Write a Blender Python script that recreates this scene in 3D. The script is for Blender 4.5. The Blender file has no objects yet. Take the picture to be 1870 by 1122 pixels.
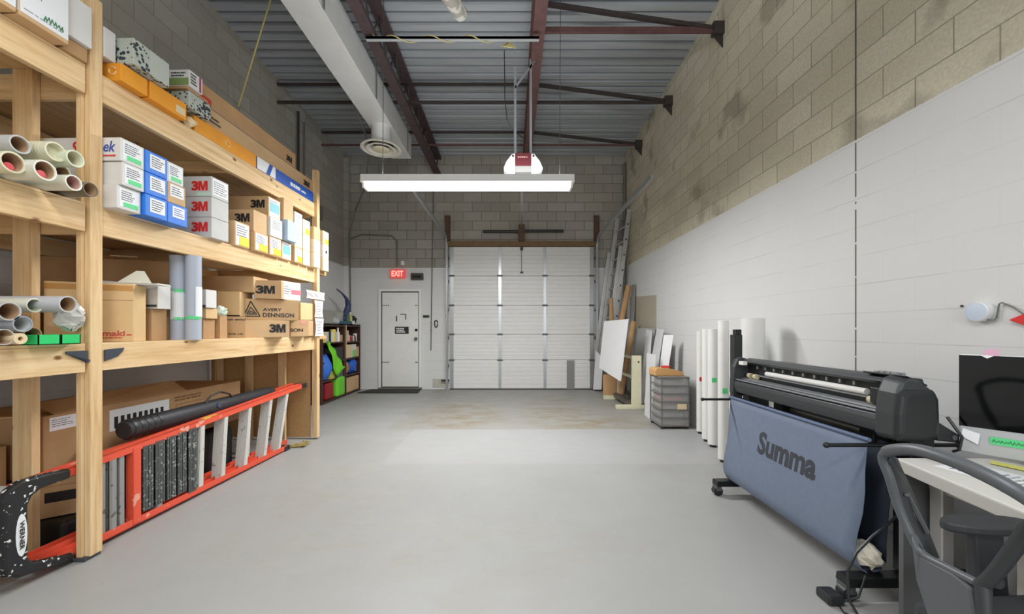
import bpy, bmesh, math, random
from mathutils import Vector, Matrix
R = random.Random(7)
S = bpy.context.scene
COL = S.collection

# ---------------------------------------------------------------- camera
H = 1.29; FPX = 700.0
cam_data = bpy.data.cameras.new('camera'); cam_data.sensor_width = 36.0
cam_data.lens = FPX / 1870 * 36.0; cam_data.shift_y = 40.0 / 1870; cam_data.clip_start = 0.05
cam = bpy.data.objects.new('camera', cam_data); COL.objects.link(cam)
cam.location = (0, 0, H); cam.rotation_euler = (math.pi / 2, 0, 0)
S.camera = cam
# ---------------------------------------------------------------- world, exposure
w = bpy.data.worlds.new('world'); S.world = w; w.use_nodes = True
w.node_tree.nodes['Background'].inputs[0].default_value = (0.9, 0.93, 1, 1)
w.node_tree.nodes['Background'].inputs[1].default_value = 0.3
S.view_settings.view_transform = 'Standard'; S.view_settings.look = 'None'
S.view_settings.exposure = EXPO = 0.0; S.view_settings.gamma = 1.0
S.view_settings.use_curve_mapping = False
TUBE = 22.0            # strength of the fluorescent tubes
try:
    S.cycles.max_bounces = 7; S.cycles.diffuse_bounces = 4; S.cycles.glossy_bounces = 3
    S.cycles.transparent_max_bounces = 6; S.cycles.sample_clamp_indirect = 6.0
    S.cycles.use_denoising = True
except Exception: pass
def lamp_area(name, loc, sx, sy, power, rot=(0, 0, 0), color=(.985, 1, 1.01)):
    d = bpy.data.lights.new(name, 'AREA'); d.shape = 'RECTANGLE'; d.size = sx; d.size_y = sy
    d.energy = power; d.color = color
    o = bpy.data.objects.new(name, d); COL.objects.link(o); o.location = loc; o.rotation_euler = rot
    return o
# the room's strip lights (the visible one and unseen ones behind the camera), then added fill
lamp_area('strip_lamp', (-.50, 4.45, 2.88), 2.3, .16, 112)
lamp_area('strip_lamp', (-.50, 1.0, 3.30), 2.3, .3, 50)
lamp_area('strip_lamp', (-.50, -1.4, 3.30), 2.3, .3, 62)
lamp_area('added_uplight', (-.50, .9, 3.42), 2.3, .3, 100, (math.pi, 0, 0))  # uplight added to brighten the ceiling
lamp_area('added_uplight', (-.50, 4.45, 3.09), 2.3, .12, 14, (math.pi, 0, 0))  # extra upward fill added over the closed housing
lamp_area('added_fill_lamp', (.8, -2.93, 1.75), 1.6, 1.3, 56, (math.radians(90), 0, 0))   # fill lamp added behind the camera; no window is known there

# ---------------------------------------------------------------- helpers
def lin(c):
    return tuple((x / 255 / 12.92) if x / 255 <= .04045 else (((x / 255) + .055) / 1.055) ** 2.4 for x in c[:3]) + (1,)
class MB:
    def __init__(s): s.v = []; s.f = []
    def add(s, vs, fs):
        n = len(s.v); s.v += [tuple(v) for v in vs]; s.f += [tuple(n + i for i in f) for f in fs]; return s
    def hexa(s, p):    # 4 bottom (ccw from above), 4 top
        return s.add(p, [(3, 2, 1, 0), (4, 5, 6, 7), (0, 1, 5, 4), (1, 2, 6, 5), (2, 3, 7, 6), (3, 0, 4, 7)])
    def box(s, x0, x1, y0, y1, z0, z1):
        return s.hexa([(x0, y0, z0), (x1, y0, z0), (x1, y1, z0), (x0, y1, z0), (x0, y0, z1), (x1, y0, z1), (x1, y1, z1), (x0, y1, z1)])
    def wall(s, A, B, z0, z1, depth):   # visible face A->B seen left to right, body extends away
        A = Vector(A); B = Vector(B); d = (B - A).normalized(); n = Vector((d.y, -d.x)); C = B - n * depth; D = A - n * depth
        return s.hexa([(A.x, A.y, z0), (B.x, B.y, z0), (C.x, C.y, z0), (D.x, D.y, z0), (A.x, A.y, z1), (B.x, B.y, z1), (C.x, C.y, z1), (D.x, D.y, z1)])
    def slab(s, p, t):  # quad of 4 points, thickened by t against its normal
        p = [Vector(q) for q in p]; n = (p[1] - p[0]).cross(p[3] - p[0]).normalized() * t
        return s.hexa([q - n for q in p] + p)
    def bar(s, p0, p1, w, h=None, up=(0, 0, 1)):
        h = h or w; p0 = Vector(p0); p1 = Vector(p1); d = (p1 - p0).normalized(); up = Vector(up)
        if abs(d.dot(up)) > .98: up = Vector((0, 1, 0))
        x = d.cross(up).normalized() * w / 2; y = x.cross(d).normalized() * h / 2
        return s.hexa([p0 - x - y, p0 + x - y, p1 + x - y, p1 - x - y, p0 - x + y, p0 + x + y, p1 + x + y, p1 - x + y])
    def tube(s, path, r, n=10, cap=True):
        P = [Vector(p) for p in path]; rs = r if isinstance(r, (list, tuple)) else [r] * len(P)
        base = len(s.v); prev = None
        for i, p in enumerate(P):
            d = (P[min(i + 1, len(P) - 1)] - P[max(i - 1, 0)]).normalized()
            if prev is None:
                u = Vector((0, 0, 1)) if abs(d.z) < .9 else Vector((1, 0, 0)); x = d.cross(u).normalized()
            else:
                x = (prev - d * prev.dot(d)).normalized()
            prev = x; y = d.cross(x)
            for k in range(n):
                a = 2 * math.pi * k / n; q = p + (x * math.cos(a) + y * math.sin(a)) * rs[i]; s.v.append(tuple(q))
        for i in range(len(P) - 1):
            for k in range(n):
                a = base + i * n + k; b = base + i * n + (k + 1) % n
                s.f.append((a, b, b + n, a + n))
        if cap:
            s.f.append(tuple(base + k for k in range(n))[::-1]); e = base + (len(P) - 1) * n
            s.f.append(tuple(e + k for k in range(n)))
        return s
    def cyl(s, p0, p1, r, r1=None, n=20): return s.tube([p0, p1], [r, r if r1 is None else r1], n)
    def pipe(s, p0, p1, ro, ri, n=24):   # hollow tube, open both ends
        p0 = Vector(p0); p1 = Vector(p1); d = (p1 - p0).normalized()
        u = Vector((0, 0, 1)) if abs(d.z) < .9 else Vector((1, 0, 0)); x = d.cross(u).normalized(); y = d.cross(x); b = len(s.v)
        for p, r in ((p0, ro), (p1, ro), (p1, ri), (p0, ri)):
            for k in range(n):
                a = 2 * math.pi * k / n; s.v.append(tuple(p + (x * math.cos(a) + y * math.sin(a)) * r))
        for j in range(4):
            for k in range(n):
                k2 = (k + 1) % n; j2 = (j + 1) % 4
                s.f.append((b + j * n + k, b + j * n + k2, b + j2 * n + k2, b + j2 * n + k))
        return s
    def prism(s, poly, O, U, V, W):      # 2D polygon in plane (O,U,V) extruded along W
        O, U, V, W = map(Vector, (O, U, V, W)); n = len(poly)
        a = [O + U * p[0] + V * p[1] for p in poly]; b = [q + W for q in a]
        return s.add(a + b, [tuple(range(n))[::-1], tuple(range(n, 2 * n))] + [(i, (i + 1) % n, n + (i + 1) % n, n + i) for i in range(n)])
    def ball(s, c, rx, ry=None, rz=None, n=14, m=8):
        ry = ry or rx; rz = rz or rx; b = len(s.v)
        for i in range(m + 1):
            t = math.pi * i / m
            for k in range(n):
                a = 2 * math.pi * k / n
                s.v.append((c[0] + rx * math.sin(t) * math.cos(a), c[1] + ry * math.sin(t) * math.sin(a), c[2] + rz * math.cos(t)))
        for i in range(m):
            for k in range(n):
                p = b + i * n + k; q = b + i * n + (k + 1) % n; s.f.append((p, p + n, q + n, q))
        return s
    def lathe(s, c, prof, n=28, axis='z'):
        b = len(s.v)
        for r, h in prof:
            for k in range(n):
                a = 2 * math.pi * k / n
                if axis == 'z': s.v.append((c[0] + r * math.cos(a), c[1] + r * math.sin(a), c[2] + h))
                elif axis == 'x': s.v.append((c[0] + h, c[1] + r * math.cos(a), c[2] + r * math.sin(a)))
                else: s.v.append((c[0] + r * math.cos(a), c[1] + h, c[2] + r * math.sin(a)))
        for i in range(len(prof) - 1):
            for k in range(n):
                p = b + i * n + k; q = b + i * n + (k + 1) % n; s.f.append((p, q, q + n, p + n))
        return s
    def build(s, name, mat, parent=None, bev=0, smooth=False, sub=0, jit=0):
        me = bpy.data.meshes.new(name); me.from_pydata(s.v, [], s.f)
        bm = bmesh.new(); bm.from_mesh(me)
        if smooth or jit: bmesh.ops.remove_doubles(bm, verts=bm.verts, dist=1e-6)
        bmesh.ops.recalc_face_normals(bm, faces=bm.faces)
        if jit:
            for v in bm.verts: v.co += Vector((R.uniform(-jit, jit), R.uniform(-jit, jit), R.uniform(-jit, jit)))
        bm.to_mesh(me); bm.free()
        if smooth:
            for p in me.polygons: p.use_smooth = True
        me.materials.append(mat)
        o = bpy.data.objects.new(name, me); COL.objects.link(o)
        if parent is not None: o.parent = parent
        if bev:
            m = o.modifiers.new('bevel', 'BEVEL'); m.width = bev; m.segments = 2; m.limit_method = 'ANGLE'; m.angle_limit = math.radians(40)
        if sub:
            m = o.modifiers.new('subd', 'SUBSURF'); m.levels = sub; m.render_levels = sub
        if smooth and not sub:
            try: me.set_sharp_from_angle(angle=math.radians(38))
            except Exception: pass
        return o
def tag(o, label=None, cat=None, group=None, kind=None):
    if label: o['label'] = label
    if cat: o['category'] = cat
    if group: o['group'] = group
    if kind: o['kind'] = kind
    return o
def thing(name, label, cat, group=None):
    o = bpy.data.objects.new(name, None); COL.objects.link(o); o.empty_display_size = .1
    return tag(o, label, cat, group)
def settle():      # put every top-level origin at the base of its thing
    from mathutils import Vector as V
    def kids(o): return list(o.children)
    for o in [o for o in COL.objects if o.parent is None and o.type in ('EMPTY', 'MESH')]:
        pts = []
        def walk(q, off):
            off = off + q.location
            if q.type == 'MESH': pts.extend([v.co + off for v in q.data.vertices])
            for c in q.children: walk(c, off)
        if o.location.length > 1e-9 or o.get('placed'): continue
        walk(o, V((0, 0, 0)))
        if not pts: continue
        lo = V([min(p[i] for p in pts) for i in range(3)]); hi = V([max(p[i] for p in pts) for i in range(3)])
        c = V(((lo.x + hi.x) / 2, (lo.y + hi.y) / 2, lo.z))
        if o.type == 'MESH': o.data.transform(Matrix.Translation(-c))
        o.location = c
        for k in o.children: k.location = k.location - c
    if 'placed' in S: del S['placed']

# ---------------------------------------------------------------- decals on faces
class Face:
    def __init__(s, O, d, n, width, z0): s.O = Vector(O); s.d = Vector(d); s.n = Vector(n); s.w = width; s.z0 = z0
    def p(s, u, t, e=0): return Vector((s.O[0] + s.d[0] * u + s.n[0] * e, s.O[1] + s.d[1] * u + s.n[1] * e, s.z0 + t))
    def patch(s, u0, u1, t0, t1, mat, name='label', parent=None, e=.0015):
        return MB().slab([s.p(u0, t0, e), s.p(u1, t0, e), s.p(u1, t1, e), s.p(u0, t1, e)], e * .9).build(name, mat, parent)
    def lines(s, u0, u1, t0, t1, n, mat, parent, name='printing', seed=0, fill=.45):
        r = random.Random(seed); m = MB(); dt = (t1 - t0) / n
        for i in range(n):
            u = u0; tc = t0 + dt * (i + .5); h = dt * fill / 2; end = u1 - (u1 - u0) * r.uniform(0, .35)
            while u < end:
                l = (u1 - u0) * r.uniform(.06, .22); e2 = min(u + l, end)
                m.slab([s.p(u, tc - h, .003), s.p(e2, tc - h, .003), s.p(e2, tc + h, .003), s.p(u, tc + h, .003)], .0008)
                u = e2 + (u1 - u0) * .035
        return m.build(name, mat, parent)
    def scrawl(s, u0, u1, t, h, mat, parent, seed=0, name='handwriting', n=16, r_=.0016, e=.003):
        r = random.Random(seed); pts = []
        for i in range(n + 1):
            pts.append(s.p(u0 + (u1 - u0) * i / n + r.uniform(-.3, .3) * (u1 - u0) / n, t + (h / 2 if i % 2 else -h / 2) * r.uniform(.4, 1), e))
        return MB().tube(pts, r_, 4).build(name, mat, parent)
    def text(s, body, u0, u1, t0, t1, mat, parent, bold=.02, shear=0, name='lettering', e=.0015, ext=.0008):
        c = bpy.data.curves.new('t', 'FONT'); c.body = body; c.offset = bold; c.shear = shear; c.extrude = .01; c.resolution_u = 3
        to = bpy.data.objects.new('t', c); me = bpy.data.meshes.new_from_object(to)
        bpy.data.objects.remove(to); bpy.data.curves.remove(c)
        xs = [v.co.x for v in me.vertices]; ys = [v.co.y for v in me.vertices]
        x0, x1, y0, y1 = min(xs), max(xs), min(ys), max(ys)
        for v in me.vertices:
            u = u0 + (u1 - u0) * (v.co.x - x0) / (x1 - x0); t = t0 + (t1 - t0) * (v.co.y - y0) / (y1 - y0)
            v.co = s.p(u, t, e + (ext if v.co.z > 0 else 0))
        me.materials.clear(); me.materials.append(mat); me.name = name
        o = bpy.data.objects.new(name, me); COL.objects.link(o); o.parent = parent
        return o
    def three_m(s, u0, u1, t0, t1, mt, parent):
        h = t1 - t0; w_ = u1 - u0; um = u0 + w_ * .42
        s.text('3', u0, um, t0, t1, mt, parent, .05)
        q = w_ * .58; P = [(0, 0), (.24, 0), (.24, .62), (.38, 0), (.62, 0), (.76, .62), (.76, 0), (1, 0), (1, 1), (.66, 1), (.5, .42), (.34, 1), (0, 1)]
        a = s.p(um, t0, .0015); MB().prism([(x * q, y * h) for x, y in P], a, s.p(um + 1, t0, .0015) - a, (0, 0, 1), s.p(um, t0, .0023) - a).build('lettering', mt, parent)
def faces(A, B, z0, depth):
    A = Vector(A); B = Vector(B); d = (B - A).normalized(); n = Vector((d.y, -d.x)); w_ = (B - A).length
    main = Face(A, d, n, w_, z0)
    left = Face(A - n * depth, n, -d, depth, z0)
    right = Face(B, -n, d, depth, z0)
    return main, left, right
class FaceX(Face):   # decal frame for arbitrary 3D plane
    def __init__(s, O, d, t, n): s.O = Vector(O); s.d = Vector(d); s.t = Vector(t); s.n = Vector(n)
    def p(s, u, t, e=0): return s.O + s.d * u + s.t * t + s.n * e
def PX(px, Y): return (px - 935) * Y / FPX
def PZ(py, Y): return H - (py - 601) * Y / FPX
def YX(px, X): return X * FPX / (px - 935)

# ---------------------------------------------------------------- materials
def mat(name, col, rough=.6, metal=0, spec=.5, emit=0, ecol=None, alpha=1, trans=0):
    m = bpy.data.materials.new(name); m.use_nodes = True; b = m.node_tree.nodes['Principled BSDF']
    b.inputs['Base Color'].default_value = lin(col); b.inputs['Roughness'].default_value = rough; b.inputs['Metallic'].default_value = metal
    b.inputs['Specular IOR Level'].default_value = spec
    if emit: b.inputs['Emission Color'].default_value = lin(ecol or col); b.inputs['Emission Strength'].default_value = emit
    if alpha < 1: b.inputs['Alpha'].default_value = alpha
    if trans: b.inputs['Transmission Weight'].default_value = trans
    return m
def N(nt, t, **kw):
    n = nt.nodes.new(t)
    for k, v in kw.items(): setattr(n, k, v)
    return n
def posn(nt): return N(nt, 'ShaderNodeNewGeometry').outputs['Position']
def mapping(nt, src, scale=(1, 1, 1), rot=(0, 0, 0), loc=(0, 0, 0)):
    m = N(nt, 'ShaderNodeMapping'); nt.links.new(src, m.inputs['Vector'])
    m.inputs['Scale'].default_value = scale; m.inputs['Rotation'].default_value = rot; m.inputs['Location'].default_value = loc
    return m.outputs[0]
def noise(nt, src, scale, detail=3, rough=.5):
    n = N(nt, 'ShaderNodeTexNoise'); nt.links.new(src, n.inputs['Vector']); n.inputs['Scale'].default_value = scale
    n.inputs['Detail'].default_value = detail; n.inputs['Roughness'].default_value = rough; return n.outputs['Fac']
def ramp(nt, src, stops):
    r = N(nt, 'ShaderNodeValToRGB'); nt.links.new(src, r.inputs[0]); e = r.color_ramp.elements
    while len(e) < len(stops): e.new(.5)
    for i, (p, c) in enumerate(stops): e[i].position = p; e[i].color = c if len(c) == 4 else lin(c)
    return r.outputs[0]
def mix(nt, f, a, b, mode='MIX'):
    m = N(nt, 'ShaderNodeMix'); m.data_type = 'RGBA'; m.blend_type = mode
    for s_, v in ((m.inputs[0], f), (m.inputs[6], a), (m.inputs[7], b)):
        if hasattr(v, 'is_output'): nt.links.new(v, s_)
        else: s_.default_value = v
    return m.outputs[2]
def math_(nt, op, a, b=0, c=None):
    m = N(nt, 'ShaderNodeMath', operation=op)
    for s_, v in zip(m.inputs, (a, b, c)):
        if v is None: continue
        if hasattr(v, 'is_output'): nt.links.new(v, s_)
        else: s_.default_value = v
    return m.outputs[0]
def bump(nt, h, strength=.3, dist=.01):
    b = N(nt, 'ShaderNodeBump'); nt.links.new(h, b.inputs['Height']); b.inputs['Strength'].default_value = strength; b.inputs['Distance'].default_value = dist
    nt.links.new(b.outputs[0], nt.nodes['Principled BSDF'].inputs['Normal'])
def setc(nt, src, inp='Base Color'): nt.links.new(src, nt.nodes['Principled BSDF'].inputs[inp])
W1 = (1, 1, 1, 1); B0 = (0, 0, 0, 1)
def grainy(name, col, rough=.6, amt=.12, scale=14, metal=0, stretch=(1, 1, 1), bmp=0, spec=.5):
    m = mat(name, col, rough, metal, spec); nt = m.node_tree
    n = noise(nt, mapping(nt, posn(nt), stretch), scale, 4, .6)
    c = lin(col); d = tuple(x * (1 - amt) for x in c[:3]) + (1,); l = tuple(min(1, x * (1 + amt)) for x in c[:3]) + (1,)
    setc(nt, ramp(nt, n, [(.3, d), (.7, l)]))
    if bmp: bump(nt, n, bmp, .004)
    return m
def wood(name, axis, light=(231, 199, 152), dark=(205, 164, 112)):
    m = mat(name, light, .62, 0, .3); nt = m.node_tree
    st = [9, 9, 9]; st[axis] = .55
    p = mapping(nt, posn(nt), tuple(st))
    n = noise(nt, p, 3.2, 5, .65)
    n2 = noise(nt, mapping(nt, posn(nt), (1, 1, 1)), 1.1, 2)
    base = ramp(nt, n, [(.3, dark), (.52, light), (.75, (242, 218, 176))])
    base = mix(nt, ramp(nt, n2, [(.35, (0, 0, 0, 1)), (.75, (.35, .35, .35, 1))]), base, lin((214, 172, 122)))
    ks = [2.6, 2.6, 2.6]; ks[axis] = 1.7
    v = N(nt, 'ShaderNodeTexVoronoi'); nt.links.new(mapping(nt, posn(nt), tuple(ks)), v.inputs['Vector']); v.inputs['Scale'].default_value = 1.9
    k = ramp(nt, v.outputs['Distance'], [(.045, W1), (.085, B0)])
    base = mix(nt, k, base, lin((128, 84, 46)))
    setc(nt, base); bump(nt, n, .12, .003)
    return m
def block(name, u, paint_z=2.62, stain=0, uoff=0.0, c1=(156, 153, 146), c2=(174, 171, 163), n1c=(152, 146, 132), mort=(128, 121, 108), ms=.0045):   # u: 0 wall runs along x, 1 along y ; concrete block, white paint up to paint_z
    m = mat(name, (150, 147, 140), .85, 0, .25); nt = m.node_tree
    sx = N(nt, 'ShaderNodeSeparateXYZ'); nt.links.new(posn(nt), sx.inputs[0])
    cb = N(nt, 'ShaderNodeCombineXYZ'); nt.links.new(math_(nt, 'ADD', sx.outputs[u], 20.0 + uoff), cb.inputs[0]); nt.links.new(math_(nt, 'ADD', sx.outputs[2], .0), cb.inputs[1])
    br = N(nt, 'ShaderNodeTexBrick'); nt.links.new(cb.outputs[0], br.inputs['Vector'])
    br.inputs['Scale'].default_value = 1; br.inputs['Brick Width'].default_value = .4; br.inputs['Row Height'].default_value = .2
    br.inputs['Mortar Size'].default_value = ms; br.inputs['Mortar Smooth'].default_value = .3
    br.inputs['Color1'].default_value = lin(c1); br.inputs['Color2'].default_value = lin(c2); br.inputs['Mortar'].default_value = lin(mort); br.inputs['Bias'].default_value = 0
    n1 = noise(nt, posn(nt), 1.3, 4, .6); n2 = noise(nt, posn(nt), 60, 2)
    raw = mix(nt, ramp(nt, n1, [(.35, B0), (.7, (.5, .5, .5, 1))]), br.outputs['Color'], lin(n1c))
    raw = mix(nt, ramp(nt, n2, [(.35, B0), (.65, (.25, .25, .25, 1))]), raw, lin((142, 138, 130)))
    if stain:
        n3 = noise(nt, mapping(nt, posn(nt), (1, 1, 1), loc=(3, 1, 7)), 2.1, 3)
        raw = mix(nt, ramp(nt, n3, [(.58, B0), (.68, (.45, .45, .45, 1))]), raw, lin((104, 96, 82)))
    fz = math_(nt, 'PINGPONG', sx.outputs[2], .1); hz = math_(nt, 'LESS_THAN', fz, .0028)
    hj = math_(nt, 'MULTIPLY', hz, ramp(nt, noise(nt, posn(nt), 1.7, 2), [(.42, (.15, .15, .15, 1)), (.6, W1)]))
    white = mix(nt, math_(nt, 'ADD', math_(nt, 'MULTIPLY', hj, .30), math_(nt, 'MULTIPLY', br.outputs['Fac'], .035)), lin((216, 216, 215)), lin((150, 148, 142)))
    white = mix(nt, ramp(nt, n1, [(.4, B0), (.8, (.12, .12, .12, 1))]), white, lin((180, 176, 166)))
    msk = math_(nt, 'GREATER_THAN', math_(nt, 'ADD', sx.outputs[2], math_(nt, 'MULTIPLY', math_(nt, 'SUBTRACT', n2, .5), .012)), paint_z)
    setc(nt, mix(nt, msk, white, raw))
    hgt = math_(nt, 'SUBTRACT', math_(nt, 'MULTIPLY', n2, .25), math_(nt, 'MULTIPLY', br.outputs['Fac'], math_(nt, 'ADD', math_(nt, 'MULTIPLY', msk, .88), .12)))
    bump(nt, hgt, .4, .004)
    return m
def splatter(name, base, spot, rough=.5, metal=0, scale=60, thr=.62):
    m = mat(name, base, rough, metal); nt = m.node_tree
    n = noise(nt, posn(nt), scale, 2, .4); n2 = noise(nt, posn(nt), scale * .3, 3)
    setc(nt, mix(nt, ramp(nt, math_(nt, 'ADD', math_(nt, 'MULTIPLY', n, .7), math_(nt, 'MULTIPLY', n2, .3)), [(thr - .03, B0), (thr, W1)]), lin(base), lin(spot)))
    return m
WX, WY, WZ = wood('pine_x', 0), wood('pine_y', 1), wood('pine_z', 2)
PLY = wood('plywood', 1, (206, 168, 118), (178, 138, 92))
PLYD = grainy('particle_board', (190, 150, 100), .7, .1, 30)
CARD = grainy('cardboard', (206, 171, 128), .8, .06, 6)
CARD2 = grainy('cardboard_dark', (184, 146, 104), .8, .07, 6)
CARD3 = grainy('cardboard_light', (222, 188, 138), .8, .05, 6)
CARDP = grainy('cardboard_pale', (226, 206, 168), .8, .05, 6)
TAPEB = mat('packing_tape', (196, 146, 84), .35)
WHT = grainy('white_card', (222, 220, 216), .7, .03, 10)
WHT2 = grainy('grey_white_card', (200, 200, 198), .7, .03, 10)
LAB = mat('label_paper', (236, 238, 240), .6)
INK = mat('ink', (70, 72, 76), .7)
BLK = mat('black_ink', (36, 34, 36), .6)
RED = mat('red_ink', (214, 44, 40), .6)
BLUEINK = mat('blue_ink', (58, 82, 170), .6)
GRN = mat('green_tape', (96, 214, 140), .6)
GRND = mat('green_marker', (30, 120, 70), .6)
BLUE = mat('blue_card', (44, 122, 222), .55)
BLUED = mat('dark_blue_card', (32, 84, 176), .55)
ORG = grainy('orange_card', (236, 158, 44), .7, .05, 8)
ORGD = mat('orange_dark', (190, 118, 24), .7)
YEL = mat('yellow_mark', (226, 214, 60), .6)
BLKP = mat('black_plastic', (38, 40, 42), .42)
BLKM = mat('black_metal', (24, 25, 27), .38)
GRYP = mat('grey_plastic', (84, 88, 90), .4)
STEEL = mat('galvanised', (176, 180, 182), .38, .85)
ALU = grainy('aluminium', (196, 196, 194), .42, .08, 20, .7)
# ================================================================= THE ROOM
XL, XR, YB, YF = -3.55, 2.42, 8.2, -3.0
def ZC(y): return 4.99 + .03 * (8.2 - y)
# floor
fm = mat('floor_paint', (186, 184, 180), .42, 0, .35); nt = fm.node_tree
sx = N(nt, 'ShaderNodeSeparateXYZ'); nt.links.new(posn(nt), sx.inputs[0])
nA = noise(nt, posn(nt), .9, 5, .6); nB = noise(nt, mapping(nt, posn(nt), (1, 1.6, 1)), 2.4, 5, .7); nC = noise(nt, posn(nt), 22, 3)
base = mix(nt, ramp(nt, nA, [(.35, B0), (.7, (.5, .5, .5, 1))]), lin((160, 160, 158)), lin((147, 146, 142)))
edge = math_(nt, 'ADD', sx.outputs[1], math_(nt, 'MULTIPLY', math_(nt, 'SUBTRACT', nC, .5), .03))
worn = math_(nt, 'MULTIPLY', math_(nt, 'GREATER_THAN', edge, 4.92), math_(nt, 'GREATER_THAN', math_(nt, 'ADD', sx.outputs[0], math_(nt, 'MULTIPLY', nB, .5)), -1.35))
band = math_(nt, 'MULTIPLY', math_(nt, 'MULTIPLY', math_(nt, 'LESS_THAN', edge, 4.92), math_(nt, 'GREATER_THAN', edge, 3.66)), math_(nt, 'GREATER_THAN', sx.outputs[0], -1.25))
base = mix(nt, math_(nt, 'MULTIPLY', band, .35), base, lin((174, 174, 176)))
base = mix(nt, math_(nt, 'MULTIPLY', worn, .85), base, lin((152, 150, 144)))
def blob(x, y, rx, ry):
    a = math_(nt, 'POWER', math_(nt, 'DIVIDE', math_(nt, 'SUBTRACT', sx.outputs[0], x), rx), 2)
    b = math_(nt, 'POWER', math_(nt, 'DIVIDE', math_(nt, 'SUBTRACT', sx.outputs[1], y), ry), 2)
    return math_(nt, 'MAXIMUM', math_(nt, 'SUBTRACT', 1, math_(nt, 'ADD', a, b)), 0)
blobs = math_(nt, 'ADD', math_(nt, 'ADD', blob(-.75, 5.7, .75, 1.3), blob(.75, 5.9, .65, 1.6)), math_(nt, 'MULTIPLY', blob(1.5, 5.3, .6, .5), .7))
blobs = math_(nt, 'MULTIPLY', blobs, math_(nt, 'GREATER_THAN', edge, 4.92))
st = math_(nt, 'MULTIPLY', blobs, ramp(nt, nB, [(.42, B0), (.62, W1)]))
base = mix(nt, math_(nt, 'MULTIPLY', st, .95), base, lin((144, 130, 104)))
soft = math_(nt, 'MULTIPLY', math_(nt, 'ADD', blob(-1.35, 2.9, .6, 1.2), blob(-.2, 2.2, 1.2, .6)), ramp(nt, nB, [(.45, B0), (.7, W1)]))
base = mix(nt, math_(nt, 'MULTIPLY', soft, .4), base, lin((152, 145, 126)))
vo = N(nt, 'ShaderNodeTexVoronoi'); nt.links.new(posn(nt), vo.inputs['Vector']); vo.inputs['Scale'].default_value = 4.5
chips = math_(nt, 'MULTIPLY', ramp(nt, vo.outputs['Distance'], [(.018, W1), (.03, B0)]), ramp(nt, nA, [(.5, B0), (.6, W1)]))
base = mix(nt, chips, base, lin((92, 88, 82)))
setc(nt, base); bump(nt, nC, .12, .004)
setc(nt, ramp(nt, nB, [(.3, (.36, .36, .36, 1)), (.7, (.55, .55, .55, 1))]), 'Roughness')
MB().box(XL - .2, XR + .2, YF - .2, YB + .2, -.1, 0).build('floor', fm)['kind'] = 'structure'
BW = block('block_back', 0, 2.60, 0, .05, mort=(104, 98, 88), ms=.007)
MB().box(XL - .2, XR + .2, YB, YB + .2, 0, 5.4).build('wall_back', BW)['kind'] = 'structure'
BL = block('block_left', 1, 2.62, 0)
MB().box(XL - .2, XL, YF, YB, 0, 5.6).build('wall_left', BL)['kind'] = 'structure'
BR = block('block_right', 1, 2.62, 1, .1, (200, 193, 170), (218, 211, 190), (186, 178, 154), (142, 134, 114))
MB().box(XR, XR + .2, YF, YB, 0, 5.6).build('wall_right', BR)['kind'] = 'structure'
MB().box(XL, XR, YF - .2, YF, 0, 5.6).build('wall_rear', grainy('rear_wall', (206, 204, 198), .8, .03))['kind'] = 'structure'
# control joint on the right wall
_j = MB().box(XR - .002, XR + .001, 2.692, 2.704, 2.62, 5.15)
for _a, _b in ((2.40, 2.60), (2.22, 2.385), (2.17, 2.185), (1.9, 2.13), (1.66, 1.885), (1.3, 1.65), (1.1, 1.285), (.0, 1.09)): _j.box(XR - .002, XR + .001, 2.694, 2.702, _a, _b)
o = _j.build('trim_1', mat('joint_sealant', (98, 94, 86), .9)); o['kind'] = 'structure'
# corrugated steel deck
deck = mat('steel_deck', (140, 144, 150), .42, .3, .5); nt = deck.node_tree
n = noise(nt, mapping(nt, posn(nt), (.25, 3, 1)), 2.2, 4, .6); setc(nt, ramp(nt, n, [(.3, (164, 169, 174)), (.7, (186, 191, 196))]))
m = MB(); y = YF; prof = []
while y < YB:
    for dy, dz in ((0, 0), (.088, 0), (.10, .055), (.138, .055)): prof.append((y + dy, ZC(y + dy) + dz))
    y += .15
vs = []; fs = []
for i, (yy, zz) in enumerate(prof):
    vs += [(XL, yy, zz), (XR, yy, zz)]
    if i: fs.append((2 * i - 2, 2 * i - 1, 2 * i + 1, 2 * i))
nb = len(vs)
vs += [(XL, YF, 5.6), (XR, YF, 5.6), (XR, YB, 5.6), (XL, YB, 5.6)]; fs.append((nb, nb + 1, nb + 2, nb + 3))
m.add(vs, fs); m.build('ceiling', deck)['kind'] = 'structure'

# ---- open-web joists
PRIM = grainy('red_oxide_steel', (104, 74, 72), .55, .18, 12, .2)
DARKS = grainy('dark_steel', (66, 58, 56), .55, .15, 12, .2)
def joist(x, z0, label, w_=.13, PRIM=PRIM):
    t = thing('roof_joist', label, 'joist', 'open-web joists under the steel deck')
    def top(y): return ZC(y) - .03
    m = MB()
    for dx in (-w_ / 2 + .015, w_ / 2 - .015): m.bar((x + dx, YF, z0 + .03), (x + dx, YB, z0 + .03 - .0), .03, .05)
    m.box(x - w_ / 2, x + w_ / 2, YF, YB, z0, z0 + .012); m.build('bottom_chord', PRIM, t)
    MB().hexa([(x - .07, YF, top(YF) - .05), (x + .07, YF, top(YF) - .05), (x + .07, YB, top(YB) - .05), (x - .07, YB, top(YB) - .05), (x - .07, YF, top(YF)), (x + .07, YF, top(YF)), (x + .07, YB, top(YB)), (x - .07, YB, top(YB))]).build('top_chord', PRIM, t)
    m = MB(); y = YF + .1; k = 0
    while y + .3 < YB:
        a, b = (z0 + .04, top(y + .3) - .03) if k % 2 == 0 else (top(y) - .03, z0 + .04)
        m.tube([(x, y, a), (x, y + .3, b)], .012, 6); y += .3; k += 1
    m.build('web', DARKS, t)
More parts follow.
